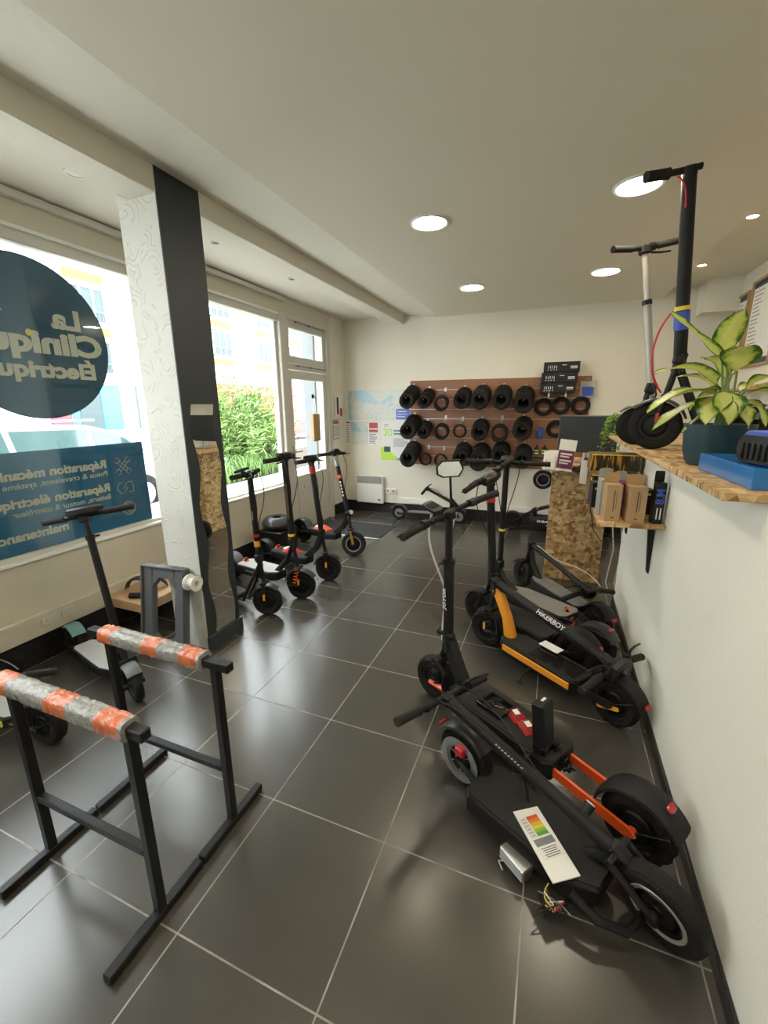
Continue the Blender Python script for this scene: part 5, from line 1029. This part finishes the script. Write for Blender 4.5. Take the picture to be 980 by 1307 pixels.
scooter('electric_scooter', 'folded dark scooter farthest along the half wall, in front of the desk', pos, rz, dict(R=.12, w=.055, wb=wb, dz=.17, dt=.06, dw=.085, d0=.15, d1=wb-.22, matcol='greydeck', hinge=(wb-.10, .43), top=(.12, .0, .30), stem_r=.02, bar=.22, display=1, levers=(1,), lighta=150, fendcol='plastic', rfendcol='plastic', cables=('wcable', 'plastic')))
# central scooter
pos, rz, wb = place((.40, 1.46), (-.50, 2.03))
jy = scooter('electric_scooter', 'central upright black scooter with mirror, white cables and orange red arms', pos, rz, dict(R=.128, w=.07, wb=wb, dz=.20, dt=.09, dw=.11, d0=.30, d1=wb-.17, nose=.0, hinge=(wb-.085, .42), neck=[(wb-.26, .14), (wb-.17, .26), (wb-.09, .40)], neckstyle='flat', neck_r=.026, top=(wb-.06, .0, 1.09), stem_r=.027, sleeve=.62, steer=2, bartilt=10, forksteer=5, bar=.33, sweep=.03, knob=.04, fork='swing', legcol='redor', springcol='black', cables=('wcable', 'wcable'), cable_r=.006, display=2, dispside=-.06, dispfwd=.05, levers=(1, -1), armcol='redor', arm=(.32, .15), armstyle='plate', rfa=(0, 150), flare=.015, rfw=.045, lighta=120, fendcol='matte', ffender=0, stemtext=('JOYOR', .036, .33, 'wink'), textn=(.2, 1, .1), textside=1, headlight=.02, rspring='black'))
hb = [o for o in COL.objects if o.name.startswith('handlebar') and o.parent == jy][0]
q = MB(); b0 = V((wb-.06, -.06, 1.11)); q.tube([b0, b0+V((.0, .05, .05)), b0+V((.0, .06, .16))], [.008, .007, .006], 8); mo_ = q.obj('mirror_arm', 'black', hb)
q = MB(); q.prism([(-.06, -.03), (-.03, -.045), (.05, -.04), (.07, 0), (.05, .045), (-.04, .04), (-.065, .01)], 0, .014, frame(b0+V((.0, .07, .20)), (-.6, -.8, .0), (-.1, 0, 1)), .004); mh = q.obj('mirror_housing', 'black', hb)
MB().prism([(-.052, -.024), (-.027, -.037), (.043, -.033), (.061, 0), (.043, .037), (-.034, .033), (-.055, .01)], .0142, .0155, frame(b0+V((.0, .07, .20)), (-.6, -.8, .0), (-.1, 0, 1))).obj('mirror_glass', 'mirror', mh)
# folded scooter in the foreground
pos, rz, wb = place((-.24, 1.55), (.42, 1.19))
zf = scooter('electric_scooter', 'folded black scooter in front, papers on its deck, big bare front wheel', pos, rz, dict(R=.128, w=.065, wb=wb, dz=.12, dt=.07, dw=.115, deck_y=-.035, d0=.10, d1=wb-.17, hinge=(wb-.13, .20), neck=[(wb-.24, .08), (wb-.18, .15), (wb-.13, .19)], top=(-.11, -.02, .36), stem_r=.026, bar=.30, sweep=.0, steer=10, forksteer=-12, display=0, rdisc=-1, ring=None, fring='silver', fork='single', levers=(1,), rfendcol='fender', rfa=(40, 165), stemtext=('#9', .006, .55, 'silver'), marklen=.13, textn=(0, -1, .8), textside=-1, ffender=0, headlight=.17, light_r=.016, lightn=(0, 1, 1), norefl=1))
q = MB(); w0 = wb-.20; q.tube([(w0, -.155, .10), (w0+.08, -.15, .075), (w0+.15, -.10, .06), (w0+.165, -.035, .055), (w0+.15, .03, .06), (w0+.08, .08, .075), (w0, .085, .10)], .014, 8); q.obj('bumper_loop', 'matte', zf)
q = MB(); 
for k in range(5): q.tube([(wb-.125+.012*k, 0, .165-.004*k), (wb-.120+.012*k, 0, .163-.004*k)], .032, 14)
q.obj('bellows', 'rubber', zf)
MB().box((.01, -.055, .185), (.045, .03, .04), .006).obj('brake_caliper', 'redp', zf)
MB().lathe([(.098, -.001), (.098, .001), (.068, .001), (.068, -.001)], 36, M.Translation((0, -.047, .128)) @ RX, closed=True).obj('brake_disc', 'alu', zf)
# on the counter
scooter('electric_scooter', 'tall black scooter with red cable standing on the worktop', (1.08, 2.70), 170, dict(R=.13, w=.055, wb=.57, dz=.14, dt=.05, dw=.07, d0=.14, d1=.40, hinge=(.50, .48), neck=[(.36, .12), (.44, .30), (.50, .44)], top=(.58, .12, 1.315), stem_r=.031, bar=.19, bar_neg=.035, nogrip=(-1,), grip=.10, steer=-72, forksteer=-4, cables=(), grip_r=.024, levers=(), display=0, collar=[(.22, 'blueb', .045), (.29, 'yellow', .01)], fork='single', ffa=(40, 165), reflector='redp'), z0=SZ)
m = MB(); m.tube(bez((.50, 2.68, 2.05), (.42, 2.62, 1.95), (.40, 2.62, 1.78), (.50, 2.66, 1.66), 14), .005, 6); m.obj('red_cable', 'rcable', loc=(.45, 2.65, 1.9)); m = MB(); m.tube(bez((.44, 2.66, 2.64), (.47, 2.62, 2.60), (.48, 2.63, 2.55), (.485, 2.64, 2.5), 8), .004, 6)
tag(m.obj('red_cable', 'rcable', loc=(.46, 2.64, 2.6)), 'short red cable under the handlebar of the tall black worktop scooter', 'cable')
tag(bpy.data.objects['red_cable'], 'long red cable looping off the pole of the tall black worktop scooter', 'cable')
scooter('electric_scooter', 'grey poled scooter behind the tall black one on the worktop', (1.02, 3.02), 172, dict(R=.115, w=.05, wb=.55, dz=.13, dt=.05, dw=.07, d0=.13, d1=.40, hinge=(.50, .34), top=(.63, -.02, 1.13), stem_r=.022, stemcol='silver', sleeve=.62, neckcol='silver', forkcol='matte', bar=.20, bar_neg=.16, steer=-60, forksteer=0, cables=(), display=0, levers=(-1,), ffa=(40, 165)), z0=SZ)
# ------------------------------------------------------------------ things lying on the scooters
rzj = math.atan2(.57, -.90)
TJ = M.Translation((0, 0, .2045)) @ M.Identity(4)
o = thing('power_brick', 'black charger brick standing on the deck of the central scooter', 'charger', (.07, 1.61, .2045), 1.1)
MB(M.Rotation(-.12, 4, 'X')).box((0, 0, .115), (.085, .055, .22), .006).obj('casing', 'matte', o); MB(M.Rotation(-.12, 4, 'X')).box((0, 0, .021), (.087, .057, .036), .004).obj('end_cap', 'gloss', o); MB(M.Rotation(-.12, 4, 'X')).box((.01, .0, .2255), (.03, .012, .001), .0003).obj('label', 'wink', o)
tag(MB().tube([(.03, 1.56, .23), (.0, 1.50, .24), (.01, 1.44, .19), (.03, 1.41, .10), (.05, 1.42, .012)], .006, 6).obj('charger_cable', 'plastic', loc=(.03, 1.56, .2)), 'black cable running from the charger brick down to the floor', 'cable')
o = thing('parts_tray', 'open black square tray of small screws on the central scooter deck', 'tray', (-.15, 1.80, .2045), rzj); m = MB(); m.box((0, 0, .003), (.13, .11, .005), .001)
for a, b, c, d in ((0, .055, .13, .008), (0, -.055, .13, .008), (.065, 0, .008, .118), (-.065, 0, .008, .118)): m.box((a, b, .011), (c, d, .022), .002)
m.obj('tray', 'gloss', o)
for k in range(4): MB().tube([(-.03+.02*k, -.02+.012*(k % 3), .009), (-.015+.02*k, -.005+.01*(k % 2), .009)], .002, 5).obj('screw', 'chrome', o)
for k, (x, y, lb) in enumerate(((-.055, 1.775, 'red plastic bag with white label on the central scooter deck, nearer the tray'), (.0, 1.715, 'red plastic bag with white label on the central scooter deck, nearer the charger'))):
    o = thing('parts_bag', lb, 'bag', (x, y, .2045), .6); m = MB(); rows = []
    for i in range(7):
        u = -1+i/3; rows.append([(u*.035, v*.045, .004+.016*(1-u*u)*(1-v*v)+.003*math.sin(9*u+7*v)) for v in [-1+j/3 for j in range(7)]])
    m.sheet(rows); m.sheet([[(a, b, .002) for a, b, c in r][::-1] for r in rows]); m.obj('bag', 'red', o); MB().box((0, 0, .0225), (.026, .035, .001), .0003).obj('label', 'paper', o)
o = thing('papers', 'folded white papers with red to green energy scale on the front scooter', 'papers', (.087, 1.268, .1255), math.radians(-56)); MB().box((0, 0, .003), (.25, .10, .005), .0005).obj('lower_sheets', 'paper', o)
up_ = MB().box((-.03, .003, .0066), (.17, .085, .0012), .0003, M.Rotation(.08, 4, 'Z')).obj('top_sheet', 'paper', o)
cols = [(.62, .08, .03), (.70, .20, .03), (.75, .42, .04), (.70, .60, .06), (.32, .50, .06), (.10, .36, .07)]
for i, c in enumerate(cols):
    K['sc%d' % i] = mat('printed_scale_%d' % i, c, .7); MB().box((-.088+i*.0125, .012, .0075), (.0123, .045, .0006), .0002, M.Rotation(.08, 4, 'Z')).obj('scale_band', 'sc%d' % i, up_)
m = MB()
for i in range(6): m.box((-.088+i*.0125, -.026, .0076), (.0012, .018, .0004), .0001, M.Rotation(.08, 4, 'Z'))
for i in range(4): m.box((-.055, -.035+i*.006, .0076), (.075, .0008, .0004), .0001, M.Rotation(.08, 4, 'Z'))
for i in range(5): m.box((.022+i*.007, .0, .0076), (.0022, .06-.006*(i % 3), .0004), .0001, M.Rotation(.08, 4, 'Z'))
m.obj('lettering', 'ink', up_); MB().box((.0, .0, .0073), (.025, .075, .0005), .0001, M.Rotation(.08, 4, 'Z')).obj('grey_block', 'grink', up_)
o = thing('metal_controller', 'pale ribbed metal controller box hanging out under the front scooter deck', 'controller', (.0, 1.232, .0), math.radians(-38)); MB().box((0, 0, .045), (.11, .05, .05), .004).obj('casing', 'alu', o); m = MB()
for k in range(4): m.box((0, -.026, .028+k*.012), (.10, .003, .005), .0008)
m.obj('ribs', 'alu', o); MB().tube([(-.03, -.01, .02), (-.05, -.03, .008), (-.02, -.04, .006)], .004, 6).obj('hook_wire', 'alu', o)
o = thing('wire_bundle', 'tangle of coloured wires spilling from the front scooter deck', 'wires', (.12, 1.13, 0))
rw = random.Random(4)
for k, c in enumerate(('plastic', 'grink', 'redp', 'plastic', 'wink', 'plastic', 'lime', 'plastic')):
    p = [(rw.uniform(-.05, .0), rw.uniform(.0, .05), .07)]+[(rw.uniform(-.06, .06), rw.uniform(-.05, .04), rw.uniform(.01, .06)) for _ in range(3)]+[(rw.uniform(.0, .06), rw.uniform(-.02, .02), .06)]
    MB().tube(bez(*p[:4], 10)+bez(p[3], p[3], p[4], p[4], 4)[1:], .0022, 5).obj('wire', c, o)
for (x, y, z, lb, c1) in ((-2.42, 4.15, .2155, 'crumpled orange and white packaging on the farthest window row scooter', 'redor'), (-2.34, 3.39, .1945, 'coil of red tinted parts in plastic on the third window row scooter', 'redp')):
    o = thing('parts_pack', lb, 'pack', (x, y, z), -.3); m = MB(); rows = []
    for i in range(11):
        u = -1+i/5; rows.append([(u*.10, v*.06, .004+.045*(1-u*u)*(1-v*v)+.008*math.sin(17*u+9*v)*(1-v*v)) for v in [-1+j/4 for j in range(9)]])
    m.sheet(rows); m.sheet([[(a, b, .001) for a, b, c in r][::-1] for r in rows]); m.obj('bag', c1, o); MB().box((-.075, 0, .016), (.05, .07, .028), .004).obj('white_part', 'paper', o)
# paper bag hooked inside the door glass
o = thing('paper_bag', 'brown paper bag hanging from a black hook on the door glass', 'bag', (XL-.02, 5.06, 1.33)); MB().box((.0, 0, 0), (.05, .17, .36), .003).obj('bag', 'card', o)
MB().tube([(0, -.035, .18), (0, -.012, .36), (0, 0, .385), (0, .012, .36), (0, .035, .18)], .0025, 5).obj('handle', 'paper', o); m = MB(); m.lathe([(0, 0), (.03, .0), (.02, .012), (0, .016)], 16, M.Translation((-.022, 0, .405)) @ M.Rotation(PI/2, 4, 'Y')); m.tube([(-.01, 0, .41), (.02, 0, .40), (.02, 0, .38), (.0, 0, .375)], .005, 6); m.obj('hook', 'black', o)
